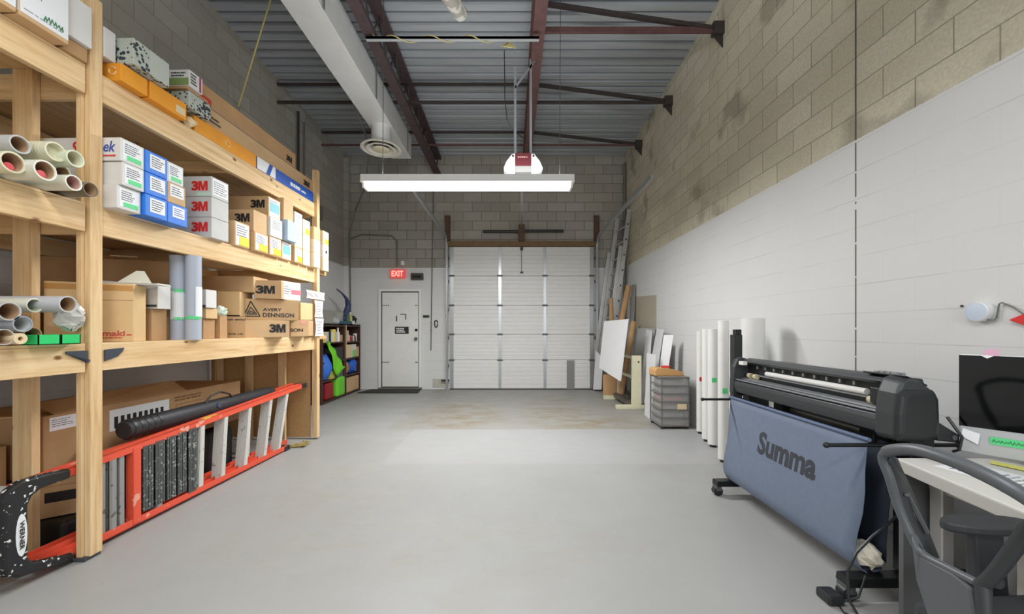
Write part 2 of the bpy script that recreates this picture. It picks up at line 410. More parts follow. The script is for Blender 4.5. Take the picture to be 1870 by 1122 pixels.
joist(-1.58, 4.55, 'dark brown open-web joist running beside the metal air duct', .13, grainy('joist_brown', (78, 62, 64), .55, .15, 12, .2))
joist(.30, 4.58, 'dark red open-web joist above the garage door opener')
# ---- bridging bars
def bridging(Y, x0, ztop, label, mats, r=.03, left_top=True):
    t = thing('bridging_frame', label, 'ceiling brace', 'steel braces crossing to the right wall')
    zb = 4.72
    MB().bar((x0, Y, zb), (XR - .1, Y, zb), .03, r * 1.6).build('bottom_bar', mats[0], t)
    if left_top: MB().bar((x0, Y, ztop), (.26, Y, ztop), .03, .035).build('top_bar', mats[1], t)
    MB().bar((.34, Y, ztop), (XR - .1, Y, zb + .02), .04, .045).build('diagonal_bar', mats[1], t)
    s = MB().box(XR - .12, XR, Y - .04, Y + .04, zb - .06, zb + .08)
    s.prism([(0, 0), (.12, 0), (.12, -.14)], (XR - .12, Y - .006, zb - .06), (1, 0, 0), (0, 0, 1), (0, .012, 0)); s.build('wall_bracket', DARKS, t)
bridging(4.4, .36, 5.03, 'red steel brace nearest the camera, ending on the right wall bracket', (PRIM, DARKS), .04, False)
bridging(5.8, XL, 4.99, 'long dark brace in the middle, spanning from left wall to right wall', (DARKS, DARKS), .025)
bridging(7.15, XL, 4.96, 'farthest dark brace, close to the back wall under the deck', (PRIM, DARKS), .02)

# ---- duct
DUCT = grainy('duct_metal', (224, 225, 223), .42, .05, 5, .25); nt = DUCT.node_tree
def ductbox(name, label=None):
    t = thing('air_duct', 'long rectangular galvanised air duct hung under the steel deck', 'air duct')
    MB().box(-2.12, -1.78, 2.93, 6.78, 4.30, 4.69).build('duct_trunk', DUCT, t, .004)
    MB().hexa([(-2.22, -2.9, 4.30), (-1.78, -2.9, 4.30), (-1.78, 2.93, 4.30), (-2.14, 2.93, 4.30), (-2.22, -2.9, 4.80), (-1.78, -2.9, 4.80), (-1.78, 2.93, 4.80), (-2.14, 2.93, 4.80)]).build('duct_trunk', grainy('duct_metal_crosshatched', (214, 215, 213), .45, .12, 40, .25), t, .004)
    MB().box(-2.15, -1.765, 2.91, 2.95, 4.288, 4.76).build('joint_flange', STEEL, t)
    MB().lathe((-1.955, 5.72, 4.0), [(.14, .3), (.14, .06)], 28).build('collar', DUCT, t, smooth=True)
    for y in (3.6, 5.0, 6.5):
        for x in (-2.13, -1.77): MB().bar((x, y, 4.3), (x, y, ZC(y)), .012, .03).build('hanger_strap', STEEL, t)
ductbox('air_duct')
t = thing('ceiling_diffuser', 'round white air diffuser with concentric rings below the duct', 'air vent')
VW = mat('vent_white', (222, 218, 206), .5)
c = (-1.955, 5.72, 3.985)
MB().lathe(c, [(.14, .07), (.22, .05), (.287, 0), (.292, -.012), (.268, -.016), (.245, .01), (.18, .05)], 40).build('outer_ring', VW, t, smooth=True)
MB().lathe(c, [(.12, .05), (.19, -.005), (.215, -.022), (.188, -.026), (.15, .01)], 40).build('inner_ring', VW, t, smooth=True)
MB().lathe(c, [(.001, -.03), (.09, -.032), (.115, -.024), (.12, -.018), (.09, -.01), (.001, 0)], 32).build('centre_cone', mat('vent_cream', (216, 208, 176), .5), t, smooth=True)
MB().lathe(c, [(.001, .06), (.2, .05)], 32).build('damper', mat('vent_dark', (92, 88, 80), .6), t, smooth=True)

# ---- visible fluorescent fixture
t = thing('fluorescent_light', 'long white two-tube fluorescent strip light hung across the room, switched on', 'ceiling light')
FW = mat('fixture_white', (228, 228, 226), .45)
TB = mat('tube_glow', (255, 253, 250), .5, emit=TUBE, ecol=(255, 252, 247))
MB().box(-1.735, .715, 4.38, 4.52, 2.985, 3.062).box(-1.735, .715, 4.36, 4.54, 2.972, 2.986).build('housing', FW, t, .004)
for y in (4.40, 4.50): MB().cyl((-1.68, y, 2.935), (.66, y, 2.935), .024, n=12).build('tube', TB, t, smooth=True)
for x in (-1.70, .68): MB().box(x - .012, x + .012, 4.375, 4.525, 2.91, 2.974).build('lamp_holder', FW, t, .003)
for x in (-1.5, .552): MB().tube([(x, 4.45, 3.07), (x + .01, 4.45, ZC(4.45))], .004, 6).build('hanging_wire', INK, t)
# a dusty unlit fixture near the ceiling
t = thing('wraparound_light', 'dusty grey unlit light with rounded end near the top of the photo', 'ceiling light')
dust = splatter('dusty_lens', (172, 168, 158), (214, 212, 204), .6, 0, 14, .55)
a = Vector((PX(842, 3.9), 3.9, PZ(26, 3.9))); b = Vector((PX(770, 3.2), 3.2, PZ(-80, 3.2)))
d = (b - a).normalized()
MB().tube([a - d * .035, a - d * .02, a, a + d * .03, b], [.02, .055, .07, .075, .075], 18).build('lens', dust, t, smooth=True)
MB().tube([a + d * .5 + Vector((0, 0, .06)), a + d * .5 + Vector((0, 0, 1.2))], .005, 6).build('hanging_wire', INK, t)

# strut channel with yellow cord
t = thing('strut_channel', 'silver strut channel spanning between the two joists, with yellow cord', 'metal channel')
MB().box(-1.62, .30, 4.24, 4.28, 4.50, 4.53).box(-1.62, .30, 4.24, 4.245, 4.49, 4.53).build('channel', mat('strut_grey', (186, 190, 192), .45, .2), t)
YC = mat('yellow_cord', (206, 190, 120), .6)
pts = []
for i in range(60):
    x = -1.5 + i * .024; a_ = i * .35
    pts.append((x, 4.26 + .035 * math.cos(a_), 4.515 + .03 * math.sin(a_)))
MB().tube([(-1.78, 3.9, 4.78)] + pts, .005, 5).build('cord', YC, t)
pts = [(-.08 + .05 * math.cos(i * .8) + i * .003, 4.24, 4.47 - .045 * abs(math.sin(i * .45)) - i * .001) for i in range(26)]
MB().tube(pts, .006, 5).build('cord_bundle', YC, t)
# dangling black cable + rods
o = MB().tube([(PX(921, 4.5), 4.5, PZ(92, 4.5)), (PX(922, 4.5), 4.5, PZ(180, 4.5)), (PX(926, 4.6), 4.6, PZ(220, 4.6)), (PX(938, 4.7), 4.7, PZ(240, 4.7)), (PX(958, 4.8), 4.8, PZ(253, 4.8))], .006, 6).build('power_cable', BLKP)
tag(o, 'thin black cable hanging from the strut channel to the opener', 'cable')
o = MB().tube([(PX(500, 4.3), 4.3, ZC(4.3)), (-3.52, 4.93, 4.15)], .009, 6).build('yellow_rope', YC)
tag(o, 'taut yellow rope from the ceiling down to the left wall', 'rope')
# conduits and cables
GC = grainy('conduit', (120, 118, 112), .5, .08, 9, .3)
o = MB().tube([(-3.50, 6.28, 4.85), (-3.50, 6.28, 3.0)], .02, 8).build('wall_conduit', DARKS); tag(o, 'nearer dark vertical conduit high on the left wall', 'conduit')
o = MB().tube([(-3.52, 6.5, 4.8), (-3.52, 6.5, 2.6)], .013, 8).build('wall_conduit', GC); tag(o, 'thin grey vertical conduit behind the dark one on left wall', 'conduit')
o = MB().box(XL, XL + .12, 6.75, 6.95, 3.25, 3.5).build('junction_box', GC, bev=.005); tag(o, 'grey electrical box on the left wall beyond the wooden shelf', 'electrical box')
o = MB().tube([(-2.17, 5.2, 4.40), (-2.3, 6.2, 4.25), (-2.75, 7.2, 3.98), (-3.25, 7.95, 3.75), (-3.42, 8.06, 3.3), (-3.42, 8.1, 2.4), (-3.42, 8.12, 1.6)], .014, 8).build('flexible_conduit', GC); tag(o, 'curved grey flexible conduit from the duct down the left corner', 'conduit')
o = MB().box(XL, XL + .1, YB - .12, YB, 0, 4.9).build('trim_2', BL); o['kind'] = 'structure'
# back wall conduits
Yw = YB - .015
def bw(px, py): return (PX(px, Yw), Yw, PZ(py, Yw))
o = MB().tube([bw(792, 325), bw(790, 440), bw(788, 560), bw(787, 640)], .012, 6).build('wall_conduit', GC); tag(o, 'thin vertical conduit between the exit door and the garage door', 'conduit')
o = MB().tube([bw(640, 437), bw(660, 429), bw(690, 430), bw(715, 431), bw(724, 440), bw(725, 488)], .016, 8).build('wall_conduit', GC); tag(o, 'bent conduit feeding the exit sign from above', 'conduit')
o = MB().tube([bw(809, 500), bw(809, 700)], .009, 6).build('wall_conduit', FW); tag(o, 'thin white conduit close to the left side of the garage door', 'conduit')

# two unseen strip lights hung above and behind the viewer, and an added fill window
for y, lb_ in ((1.0, 'white strip light hung nearest above the viewer'), (-1.4, 'white strip light hung behind the viewer by the rear wall')):
    t = thing('fluorescent_light', lb_, 'ceiling light')
    MB().box(-1.7, .7, y - .09, y + .09, 3.32, 3.40).build('housing', FW, t, .004)
    for x in (-1.4, .4): MB().tube([(x, y, 3.40), (x, y, ZC(y))], .004, 6).build('hanging_wire', INK, t)
t = thing('added_fill_window', 'added glowing window behind the viewer for fill light', 'window'); t['kind'] = 'structure'  # made-up window with a glowing pane, added to go with the fill lamp
MB().box(-.06, 0, -3.0, -2.95, 1.04, 2.46).box(1.6, 1.66, -3.0, -2.95, 1.04, 2.46).box(0, 1.6, -3.0, -2.95, 1.04, 1.10).box(0, 1.6, -3.0, -2.95, 2.40, 2.46).build('fill_window_frame', FW, t)
MB().box(0, 1.6, -3.0, -2.97, 1.10, 2.40).build('pane', mat('fill_glow_pane', (225, 232, 240), .3, emit=1.2), t)
# ================================================================= BACK WALL
DW = grainy('door_white', (224, 224, 222), .45, .02, 8)
# garage door (five insulated sections)
t = thing('door_2', 'white sectional garage door with grey steel stiles, closed', 'garage door'); t['kind'] = 'structure'
gx0, gx1 = -1.325, 1.735
zs = [0.015, .63, 1.175, 1.79, 2.42, 3.04]
for i in range(5):
    z0, z1 = zs[i], zs[i + 1]; m = MB(); y0 = YB - .05
    n = 7; prof = []
    for k in range(n):
        a = z0 + (z1 - z0) * k / n; b = z0 + (z1 - z0) * (k + 1) / n
        prof += [(a + .004, .006), (a + .012, 0), (b - .012, 0), (b - .004, .006)]
    prof = [(z0, .02)] + prof + [(z1 - .001, .02)]
    vs = []; fs = []
    for j, (z, dy) in enumerate(prof):
        vs += [(gx0, y0 + dy, z), (gx1, y0 + dy, z)]
        if j: fs.append((2 * j - 2, 2 * j - 1, 2 * j + 1, 2 * j))
    m.add(vs, fs); m.box(gx0, gx1, y0 + .022, YB, z0, z1 - .002)
    m.build('door_panel', DW, t)
GS = mat('stile_steel', (176, 180, 184), .3, .7)
for x, w_ in ((gx0 + .045, .075), (PX(913, 8.15), .06), (PX(995, 8.15), .06), (gx1 - .045, .075)):
    for i in range(5): MB().box(x - w_ / 2, x + w_ / 2, YB - .062, YB - .048, zs[i] + .01, zs[i + 1] - .01).build('stile', GS, t)
HM = mat('hinge_metal', (110, 112, 114), .45, .6)
for x in (gx0 + .045, PX(913, 8.15), PX(995, 8.15), gx1 - .045):
    for z in zs[1:5]:
        m = MB().box(x - .05, x + .05, YB - .075, YB - .058, z - .02, z + .02); m.cyl((x - .06, YB - .08, z), (x + .06, YB - .08, z), .01, n=8); m.build('hinge', HM, t)
MB().box(gx0, gx1, YB - .055, YB - .002, 0, .018).build('bottom_seal', BLKP, t)
MB().box(PX(1035, 8.14), PX(1049, 8.14), YB - .066, YB - .05, .01, .62).build('reinforcing_plate', mat('plate_grey', (140, 140, 138), .5, .3), t)
m = MB().tube([(.2, YB - .07, 2.98), (.205, YB - .07, 2.5)], .004, 5); m.box(.17, .24, YB - .09, YB - .06, 2.47, 2.50); m.box(.175, .235, YB - .09, YB - .055, 2.96, 3.02); m.build('release_cord', BLKP, t)
# header and jambs
HW = grainy('weathered_header', (120, 96, 66), .75, .15, 10); HR = grainy('rusty_wood_block', (88, 68, 54), .8, .2, 16)
o = MB().box(gx0 - .03, gx1 + .03, YB - .09, YB, 3.045, 3.15).build('trim_3', HW); o['kind'] = 'structure'
t = thing('garage_door_track', 'left steel garage door track rising and curving toward the camera', 'door track')
def track(t, x, sgn, yend):
    m = MB().box(x - .02, x + .02, YB - .13, YB - .075, 0.0, 3.05)
    m.build('vertical_track', GS, t)
    pts = [(x, YB - .10, 3.0), (x, YB - .14, 3.10), (x, YB - .22, 3.19), (x, YB - .36, 3.23), (x, YB - .5, 3.235)]
    m = MB(); [m.bar(pts[i], pts[i + 1], .035, .05, (0, 1, .2)) for i in range(4)]; m.build('curved_track', GS, t)
    m = MB().box(x - .018, x + .018, yend, YB - .48, 3.21, 3.262); m.build('horizontal_track', GS, t)
    for z in (.5, 1.1, 1.7, 2.3, 2.8): MB().box(x - .03, x + .03, YB - .09, YB, z - .03, z + .03).build('track_bracket', HM, t)
track(t, -1.375, -1, 5.3)
t = thing('garage_door_track', 'right steel garage door track rising behind the leaning ladder', 'door track')
track(t, 1.79, 1, 4.9)
for x, s_ in ((-1.37, 'left'), (1.80, 'right')):
    o = MB().box(x - .055, x + .055, YB - .07, YB - .001, 3.16, 3.70).build('spring_pad', HR, bev=.004); tag(o, 'rusty wooden mounting block above the %s end of the garage door' % s_, 'wooden block')
t = thing('torsion_spring', 'black torsion spring on a shaft above the garage door centre', 'spring')
m = MB(); zs_ = PZ(423, 8.05)
m.cyl((PX(882, 8.05), 8.05, zs_), (PX(948, 8.05), 8.05, zs_), .03, n=14); m.build('spring_coil', BLKM, t, smooth=True)
MB().cyl((PX(958, 8.05), 8.05, zs_ + .01), (PX(1029, 8.05), 8.05, zs_ + .01), .03, n=14).build('spring_coil', BLKM, t, smooth=True)
MB().box(PX(947, 8.05), PX(958, 8.05), 8.0, YB - .001, zs_ - .2, zs_ + .14).build('centre_bracket', HR, t)
MB().cyl((PX(1020, 8.05), 8.05, zs_ + .03), (PX(1029, 8.05), 8.05, zs_ + .03), .006, n=6).build('winding_tip', HM, t)
# opener
t = thing('garage_door_opener', 'ceiling hung garage door opener with white lamp covers and maroon front', 'garage door opener')
x0, x1 = PX(941, 4.6), PX(970, 4.6); zt, zb = PZ(279, 4.6), PZ(317, 4.6); MAR = mat('maroon', (98, 38, 44), .5)
MB().box(x0, x1, 4.6, 4.98, PZ(303, 4.6), zt).build('motor_housing', MAR, t, .006)
MB().box(x0, x1, 4.6, 4.98, zb + .02, PZ(303, 4.6)).build('control_panel', mat('panel_grey', (150, 148, 146), .5), t, .004)
LC = mat('lamp_cover', (224, 226, 226), .4)
for s_, xe, xo in ((-1, x0, PX(920, 4.6)), (1, x1, PX(991, 4.6))):
    prof = [(xe, zt), (xe + (xo - xe) * .3, zt - .01), (xe + (xo - xe) * .75, zt - .09), (xo, zt - .17), (xo, zb + .05), (xe + (xo - xe) * .6, zb), (xe, zb)]
    m = MB().prism([(p[0], p[1]) for p in prof], (0, 4.6, 0), (1, 0, 0), (0, 0, 1), (0, .36, 0)); lc = m.build('lamp_cover', LC, t, .012)
    MB().cyl(((xe + (xo - xe) * .2), 4.596, zt - .04), ((xe + (xo - xe) * .2), 4.60, zt - .04), .012, n=12).build('screw_hole', BLKP, lc)
f = Face((x0, 4.6, 0), (1, 0), (0, -1), x1 - x0, 0)
f.lines(x0 - x0 + .03, x1 - x0 - .03, zt - .06, zt - .045, 1, mat('pale_print', (214, 170, 160), .6), t, seed=3, fill=.9)
MB().bar((.13, 4.9, zt - .05), (.20, 7.95, 3.43), .03, .03).build('drive_rail', GS, t)
m = MB()
for x, y in ((x0, 4.7), (x1, 4.7)):
    m.bar((x, y, zt), (x, y, 4.6 if x > .1 else 4.5), .03, .004, (0, 1, 0))
m.bar((x0, 4.7, 4.25), (x1 + .05, 4.7, 4.58), .025, .004, (0, 1, 0)); m.build('perforated_hanger', STEEL, t)
# ---- man door
t = thing('door_1', 'plain grey painted steel exit door with bolt heads and round knob', 'door'); t['kind'] = 'structure'
dx0, dx1 = PX(692, 8.18), PX(770, 8.18); dt = 2.14
DG = grainy('door_grey', (230, 230, 226), .5, .03, 6)
FR = mat('door_frame_paint', (232, 232, 229), .5)
MB().box(dx0, dx0 + .05, YB - .05, YB + .0, 0, dt).box(dx1 - .05, dx1, YB - .05, YB, 0, dt).box(dx0 + .05, dx1 - .05, YB - .05, YB, dt - .05, dt).build('door_frame', FR, t)
MB().box(dx0 + .05, dx1 - .05, YB - .012, YB - .001, .05, dt - .05).build('door_gap', BLKP, t)
lf = MB().box(dx0 + .074, dx1 - .068, YB - .035, YB - .013, .06, dt - .075).build('door_leaf', DG, t, .002)
MB().box(dx0, dx1, YB - .07, YB - .001, 0, .045).build('threshold', mat('threshold', (128, 126, 118), .5, .5), t)
for z in (PZ(558, 8.15), PZ(662, 8.15)):
    m = MB()
    for x in (dx0 + .09, dx0 + .13, dx0 + .17, dx0 + .21, dx1 - .12, dx1 - .09): m.cyl((x, YB - .048, z), (x, YB - .03, z), .011, n=8)
    m.build('bolt_heads', INK, t)
m = MB().cyl((dx1 - .11, YB - .10, PZ(619, 8.15)), (dx1 - .11, YB - .03, PZ(619, 8.15)), .03, n=16); m.ball((dx1 - .11, YB - .1, PZ(619, 8.15)), .034); m.build('door_knob', HM, t, smooth=True)
MB().cyl((dx1 - .11, YB - .055, PZ(603, 8.15)), (dx1 - .11, YB - .03, PZ(603, 8.15)), .03, n=16).build('deadbolt', BLKM, t, smooth=True)
m = MB().box(PX(731, 8.15), PX(740, 8.15), YB - .045, YB - .034, PZ(575, 8.15), PZ(573.5, 8.15)).box(PX(740, 8.15), PX(741.5, 8.15), YB - .045, YB - .034, PZ(584, 8.15), PZ(574, 8.15)).box(PX(723, 8.15), PX(725, 8.15), YB - .045, YB - .034, PZ(587, 8.15), PZ(577, 8.15)); m.build('bracket_remains', INK, t)
t = thing('door_sign', 'small black sign with white lettering on the exit door', 'sign')
sx0, sx1 = PX(721, 8.15), PX(746, 8.15); sz0, sz1 = PZ(610, 8.15), PZ(597, 8.15)
MB().box(sx0, sx1, YB - .042, YB - .036, sz0, sz1).build('sign_plate', BLKP, t)
f = Face((sx0, YB - .042, 0), (1, 0), (0, -1), sx1 - sx0, 0)
f.lines(.03, sx1 - sx0 - .02, sz0 + .02, sz1 - .02, 3, LAB, t, name='lettering', seed=5, fill=.6)
# exit sign
t = thing('exit_sign', 'glowing red exit sign mounted above the grey door', 'sign')
ex0, ex1, ez0, ez1 = PX(712, 8.1), PX(739, 8.1), PZ(508, 8.1), PZ(492, 8.1)
MB().box(ex0, ex1, 8.1, YB, ez0, ez1).build('sign_case', mat('sign_case', (196, 80, 76), .5, emit=.5, ecol=(226, 84, 80)), t, .004)
f = Face((ex0, 8.1, 0), (1, 0), (0, -1), ex1 - ex0, 0)
f.text('EXIT', .035, ex1 - ex0 - .03, ez0 + .035, ez1 - .03, mat('exit_glow', (255, 170, 160), .5, emit=2.2, ecol=(255, 120, 110)), t, .03)
o = MB().box(PX(733, 8.15), PX(739, 8.15), 8.1, YB, PZ(485, 8.15), PZ(477, 8.15)).build('emergency_lamp_head', LC, bev=.01); tag(o, 'small pale lamp head on the wall just above the exit sign', 'lamp')
t = thing('emergency_light', 'small dark emergency light box right of the exit sign', 'emergency light')
MB().box(PX(750, 8.12), PX(772, 8.12), 8.12, YB, PZ(511, 8.12), PZ(499, 8.12)).build('case', mat('dark_box', (72, 68, 62), .5), t, .004)
MB().box(PX(753, 8.12), PX(769, 8.12), 8.112, 8.122, PZ(508, 8.12), PZ(503, 8.12)).build('lens', mat('dark_lens', (40, 36, 34), .3), t)
t = thing('push_button', 'small black door buzzer with dangling keypad beside the exit door', 'door buzzer')
MB().box(PX(772, 8.15), PX(783, 8.15), YB - .03, YB, PZ(580, 8.15), PZ(576, 8.15)).build('case', BLKP, t)
c_ = (PX(796, 8.15), YB - .03, PZ(591, 8.15))
o = MB().tube([(c_[0] + .035 * math.cos(a * .5), c_[1], c_[2] + .075 * math.sin(a * .5) + .01 * math.cos(a)) for a in range(13)], .011, 6).build('cable_loop', BLKP); tag(o, 'black loop of cable hung on the white wall right of the door', 'cable')
t = thing('door_control', 'small white opener switch with blue light on wall by garage door', 'switch')
MB().box(PX(811, 8.15), PX(817, 8.15), YB - .04, YB, PZ(581, 8.15), PZ(573, 8.15)).build('case', LC, t, .004)
MB().box(PX(812.5, 8.15), PX(815.5, 8.15), YB - .043, YB - .039, PZ(578, 8.15), PZ(575, 8.15)).build('button', BLUE, t)
m = MB()
for i in range(7): m.tube([(PX(785 + 1.2 * (i % 3), 8.16), YB - .012, PZ(588 + i * 2.5, 8.16) - .02 * (i % 2)), (PX(786.5 + 1.2 * (i % 3), 8.16), YB - .012, PZ(590 + i * 2.5, 8.16))], .007, 5)
o = m.build('key_hooks', mat('tarnish', (150, 146, 128), .5)); tag(o, 'small chain of tarnished keys hanging left of the black cable loop', 'keys')
# mat
o = MB().hexa([(PX(652, 7.66), 7.66, 0), (PX(763, 7.66), 7.66, 0), (-1.93, 8.12, 0), (-2.98, 8.12, 0), (PX(652, 7.66), 7.66, .015), (PX(763, 7.66), 7.66, .015), (-1.93, 8.12, .015), (-2.98, 8.12, .015)]).build('door_mat', grainy('mat_black', (48, 50, 48), .9, .15, 80)); tag(o, 'thin black rubber mat on the floor before the exit door', 'door mat')
# rough plaster patch by the floor
o = MB().box(PX(790, 8.19), PX(812, 8.19), YB - .012, YB + .01, .04, .22).build('wall_patch', grainy('patched_plaster', (184, 180, 168), .9, .1, 30)); tag(o, 'rough plaster patch low on the wall beside the garage door', 'wall patch')
m = MB().bar((PX(806, 8.12), 8.12, .2), (PX(820, 8.12), 8.12, .2), .05, .03); o = m.build('door_latch', BLKM); tag(o, 'black slide latch at the lower left corner of the garage door', 'latch')
# ================================================================= WOODEN SHELVING (left)
TH = .025; Y0S = 2.17
def SX(y): return -2.36 + TH * (y - Y0S)
Z1, Z2, Z3 = 1.195, 1.975, 2.74
ZL = (Z1, Z2, Z3)
PY0, PY1 = 2.136, 2.20        # near post
FY0, FY1 = 4.47, 4.53         # far post
sh = thing('storage_shelving', 'large pine lumber storage shelving unit along the left wall, loaded with cartons', 'shelving')
def post(y0, y1, xo, w_, z1, dbl=True):
    x = SX(y0) + xo
    MB().box(x - w_, x, y0, y1, .02, z1).build('post', WZ, sh, .003)
post(PY0, PY1, .012, .034, 3.16); 
MB().box(SX(PY0) - .056, SX(PY0) - .024, PY0 - .012, PY1, .02, 3.16).build('post', WZ, sh, .003)
post(FY0, FY1, .03, .06, 3.15); post(.55, .62, .01, .06, 3.16)
MB().box(SX(PY0) - .085, SX(PY0) + .0, PY0 - .02, PY1 + .0, 0, .02).build('post_foot', mat('foot_metal', (88, 92, 96), .5, .5), sh)
MB().box(-2.785, -2.675, 2.135, 2.175, 0, 3.1).build('post', WZ, sh, .003)
for y0, y1 in ((.62, PY0 - .014), (PY1 + .002, FY0 - .002)):
    for z in ZL:
        MB().wall((SX(y0), y0), (SX(y1), y1), z - .145, z, .038).build('beam', WY, sh, .003)
        MB().box(-3.46, -3.42, y0, y1, z - .145, z - .02).build('beam', WY, sh)
        MB().wall((SX(y0) - .002, y0 - .0), (SX(y1) - .002, y1), z + .001, z + .015, .0 + abs(-3.5 - SX(y0)) - .02).build('shelf_board', WY, sh)
MB().wall((SX(4.54), 4.54), (SX(4.74), 4.74), Z2 - .03, Z2 + .014, .9).build('shelf_board', PLY, sh)
MB().wall((SX(4.54), 4.54), (SX(4.74), 4.74), Z1 - .03, Z1 + .014, .9).build('shelf_board', PLY, sh)
for z in ZL:
    for y in (2.178, 4.49, .60): MB().box(-3.5, SX(y) - .075, y, y + .022, z - .145, z - .001).build('cross_beam', WX, sh)
    for y in (3.3,): MB().box(-3.46, SX(y) - .042, y, y + .038, z - .09, z - .001).build('cross_beam', WX, sh)
for px in (392, 447, 508):
    x = PX(px, 4.44); MB().box(x, x + .075, 4.44, 4.48, 0, Z1 - .15).build('stud', WZ, sh)
MB().box(-3.53, SX(4.5) - .07, 4.5, 4.515, 0.02, Z1 - .15).build('end_panel', PLYD, sh)
MB().box(-3.53, -3.46, 2.3, 2.36, 0, 3.1).build('post', WZ, sh)
# crescent shaped metal plates at the near post
PLT = mat('plate_blue_grey', (72, 78, 86), .5, .3)
zc = PZ(640, 2.15)
y_l, y_r = YX(118, SX(1.95)), YX(223, SX(2.3))
m = MB().prism([(0, 0), (.0, -.014), (.06, -.045), (.13, -.06), (PY0 - .012 - y_l, -.066), (PY0 - .012 - y_l, .0)], (SX(1.95) + .004, y_l, zc), (TH, 1, 0), (0, 0, 1), (.008, 0, 0)); m.build('mounting_plate', PLT, sh)
m = MB().prism([(0, 0), (0, -.066), (y_r - PY1 - .05, -.045), (y_r - PY1 - .02, -.015), (y_r - PY1 - .01, .006)], (SX(2.22) + .004, PY1 + .012, zc), (TH, 1, 0), (0, 0, 1), (.008, 0, 0)); m.build('mounting_plate', PLT, sh)

# ---- cartons
def carton(name, label, A, B, z0, z1, depth, mt, group=None, cat='box', bev=.004):
    o = MB().wall(A, B, z0, z1, depth).build(name, mt, bev=bev); tag(o, label, cat, group)
    return (o,) + faces(A, B, z0, depth)
def ab(name, label, ya, yb, off, z0, z1, depth, mt, group=None):
    return carton(name, label, (SX(ya) + off, ya), (SX(yb) + off, yb), z0, z1, depth, mt, group)
def paper(f, h, parent, m_=.012, mt=LAB, green=True, seed=0, n=5, ink=INK):
    w_ = f.w
    f.patch(m_, w_ - m_, m_, h - m_, mt, 'shipping_label', parent)
    f.lines(m_ * 1.8, w_ - m_ * 2, h * .38, h - m_ * 1.8, n, ink, parent, seed=seed, fill=.3)
    if green: f.patch(w_ * .25, w_ * .85, h * .13, h * .32, GRN, 'green_tape', parent, .004)
G2 = 'boxes on the middle shelf'
zb = Z2 + .015
# column A
lab = ['white box with green taped label, bottom of the stack beside the near post',
       'white box with green taped label, middle of the stack beside the near post',
       'white box with red and blue lettering on its side, top beside the near post']
for i in range(3):
    o, f, l, r = ab('roll_box', lab[i], 2.208 + (.01 if i == 1 else 0), 2.345, .105 - (.02 if i == 0 else 0), zb + i * .136, zb + i * .136 + .134, .74, WHT, G2)
    paper(f, .134, o, seed=i)
    if i == 2:
        l.text('ek', .74 - .10, .74 - .03, .05, .112, BLUEINK, o, .012, .25)
        l.text('S', .74 - .292, .74 - .25, .045, .11, RED, o, .03, .3)
        l.lines(.74 - .10, .74 - .02, .02, .035, 1, RED, o, seed=4, fill=.6)
# column B (blue)
lab = ['blue box with white paper label, bottom of the blue stack on the middle shelf',
       'blue box with white paper label, second of the blue stack on the middle shelf',
       'blue box with paper label and blue script edge, top of the blue stack']
for i in range(3):
    o, f, l, r = ab('roll_box', lab[i], 2.352, 2.50, .105, zb + i * .136, zb + i * .136 + .134, .74, BLUE, G2)
    f.patch(.03, .13, .03, .118, LAB, 'shipping_label', o); f.lines(.04, .125, .04, .11, 5, INK, o, seed=20 + i, fill=.3)
    if i == 2: l.scrawl(.69, .72, .07, .08, LAB, o, 3, 'script', 8, .003)
o, f, l, r = ab('roll_box', 'blue box with small paper label, lowest and farthest of the blue boxes', 2.506, 2.655, .10, zb, zb + .134, .74, BLUE, G2)
f.patch(.035, .125, .045, .118, LAB, 'shipping_label', o); f.lines(.045, .115, .055, .11, 4, BLUED, o, seed=31, fill=.3)
o, f, l, r = ab('roll_box', 'tan box with white label directly on the farthest blue box', 2.51, 2.645, .095, zb + .136, zb + .27, .7, CARD, G2)
f.patch(.02, .12, .045, .125, LAB, 'shipping_label', o); f.lines(.03, .11, .055, .115, 4, INK, o, seed=32, fill=.3)
MB().wall((SX(2.49) + .09, 2.502), (SX(2.49) + .09, 2.5085), zb + .137, zb + .265, .3).build('folder_edge', YEL, o)
o, f, l, r = ab('roll_box', 'white box with green tape stacked on the tan box beside blue boxes', 2.51, 2.635, .09, zb + .272, zb + .405, .7, WHT, G2)
paper(f, .133, o, seed=33)
# red lettered white boxes
for i, nm in enumerate(('bottom', 'middle', 'top')):
    o, f, l, r = ab('roll_box', 'white box with large red lettering, %s of its stack of three' % nm, 2.93, 3.10, .045, zb + i * .157, zb + i * .157 + .155, .74, WHT2, 'white boxes with red lettering')
    l.three_m(.74 - .155, .74 - .03, .045, .118, RED, o)
    if i == 2: f.patch(.01, .16, .02, .145, LAB, 'shipping_label', o); f.lines(.02, .15, .03, .13, 6, INK, o, seed=7, fill=.25)
    if i == 2: l.patch(.62, .73, .006, .03, mat('pale_green', (196, 226, 206), .6), 'sticker', o)
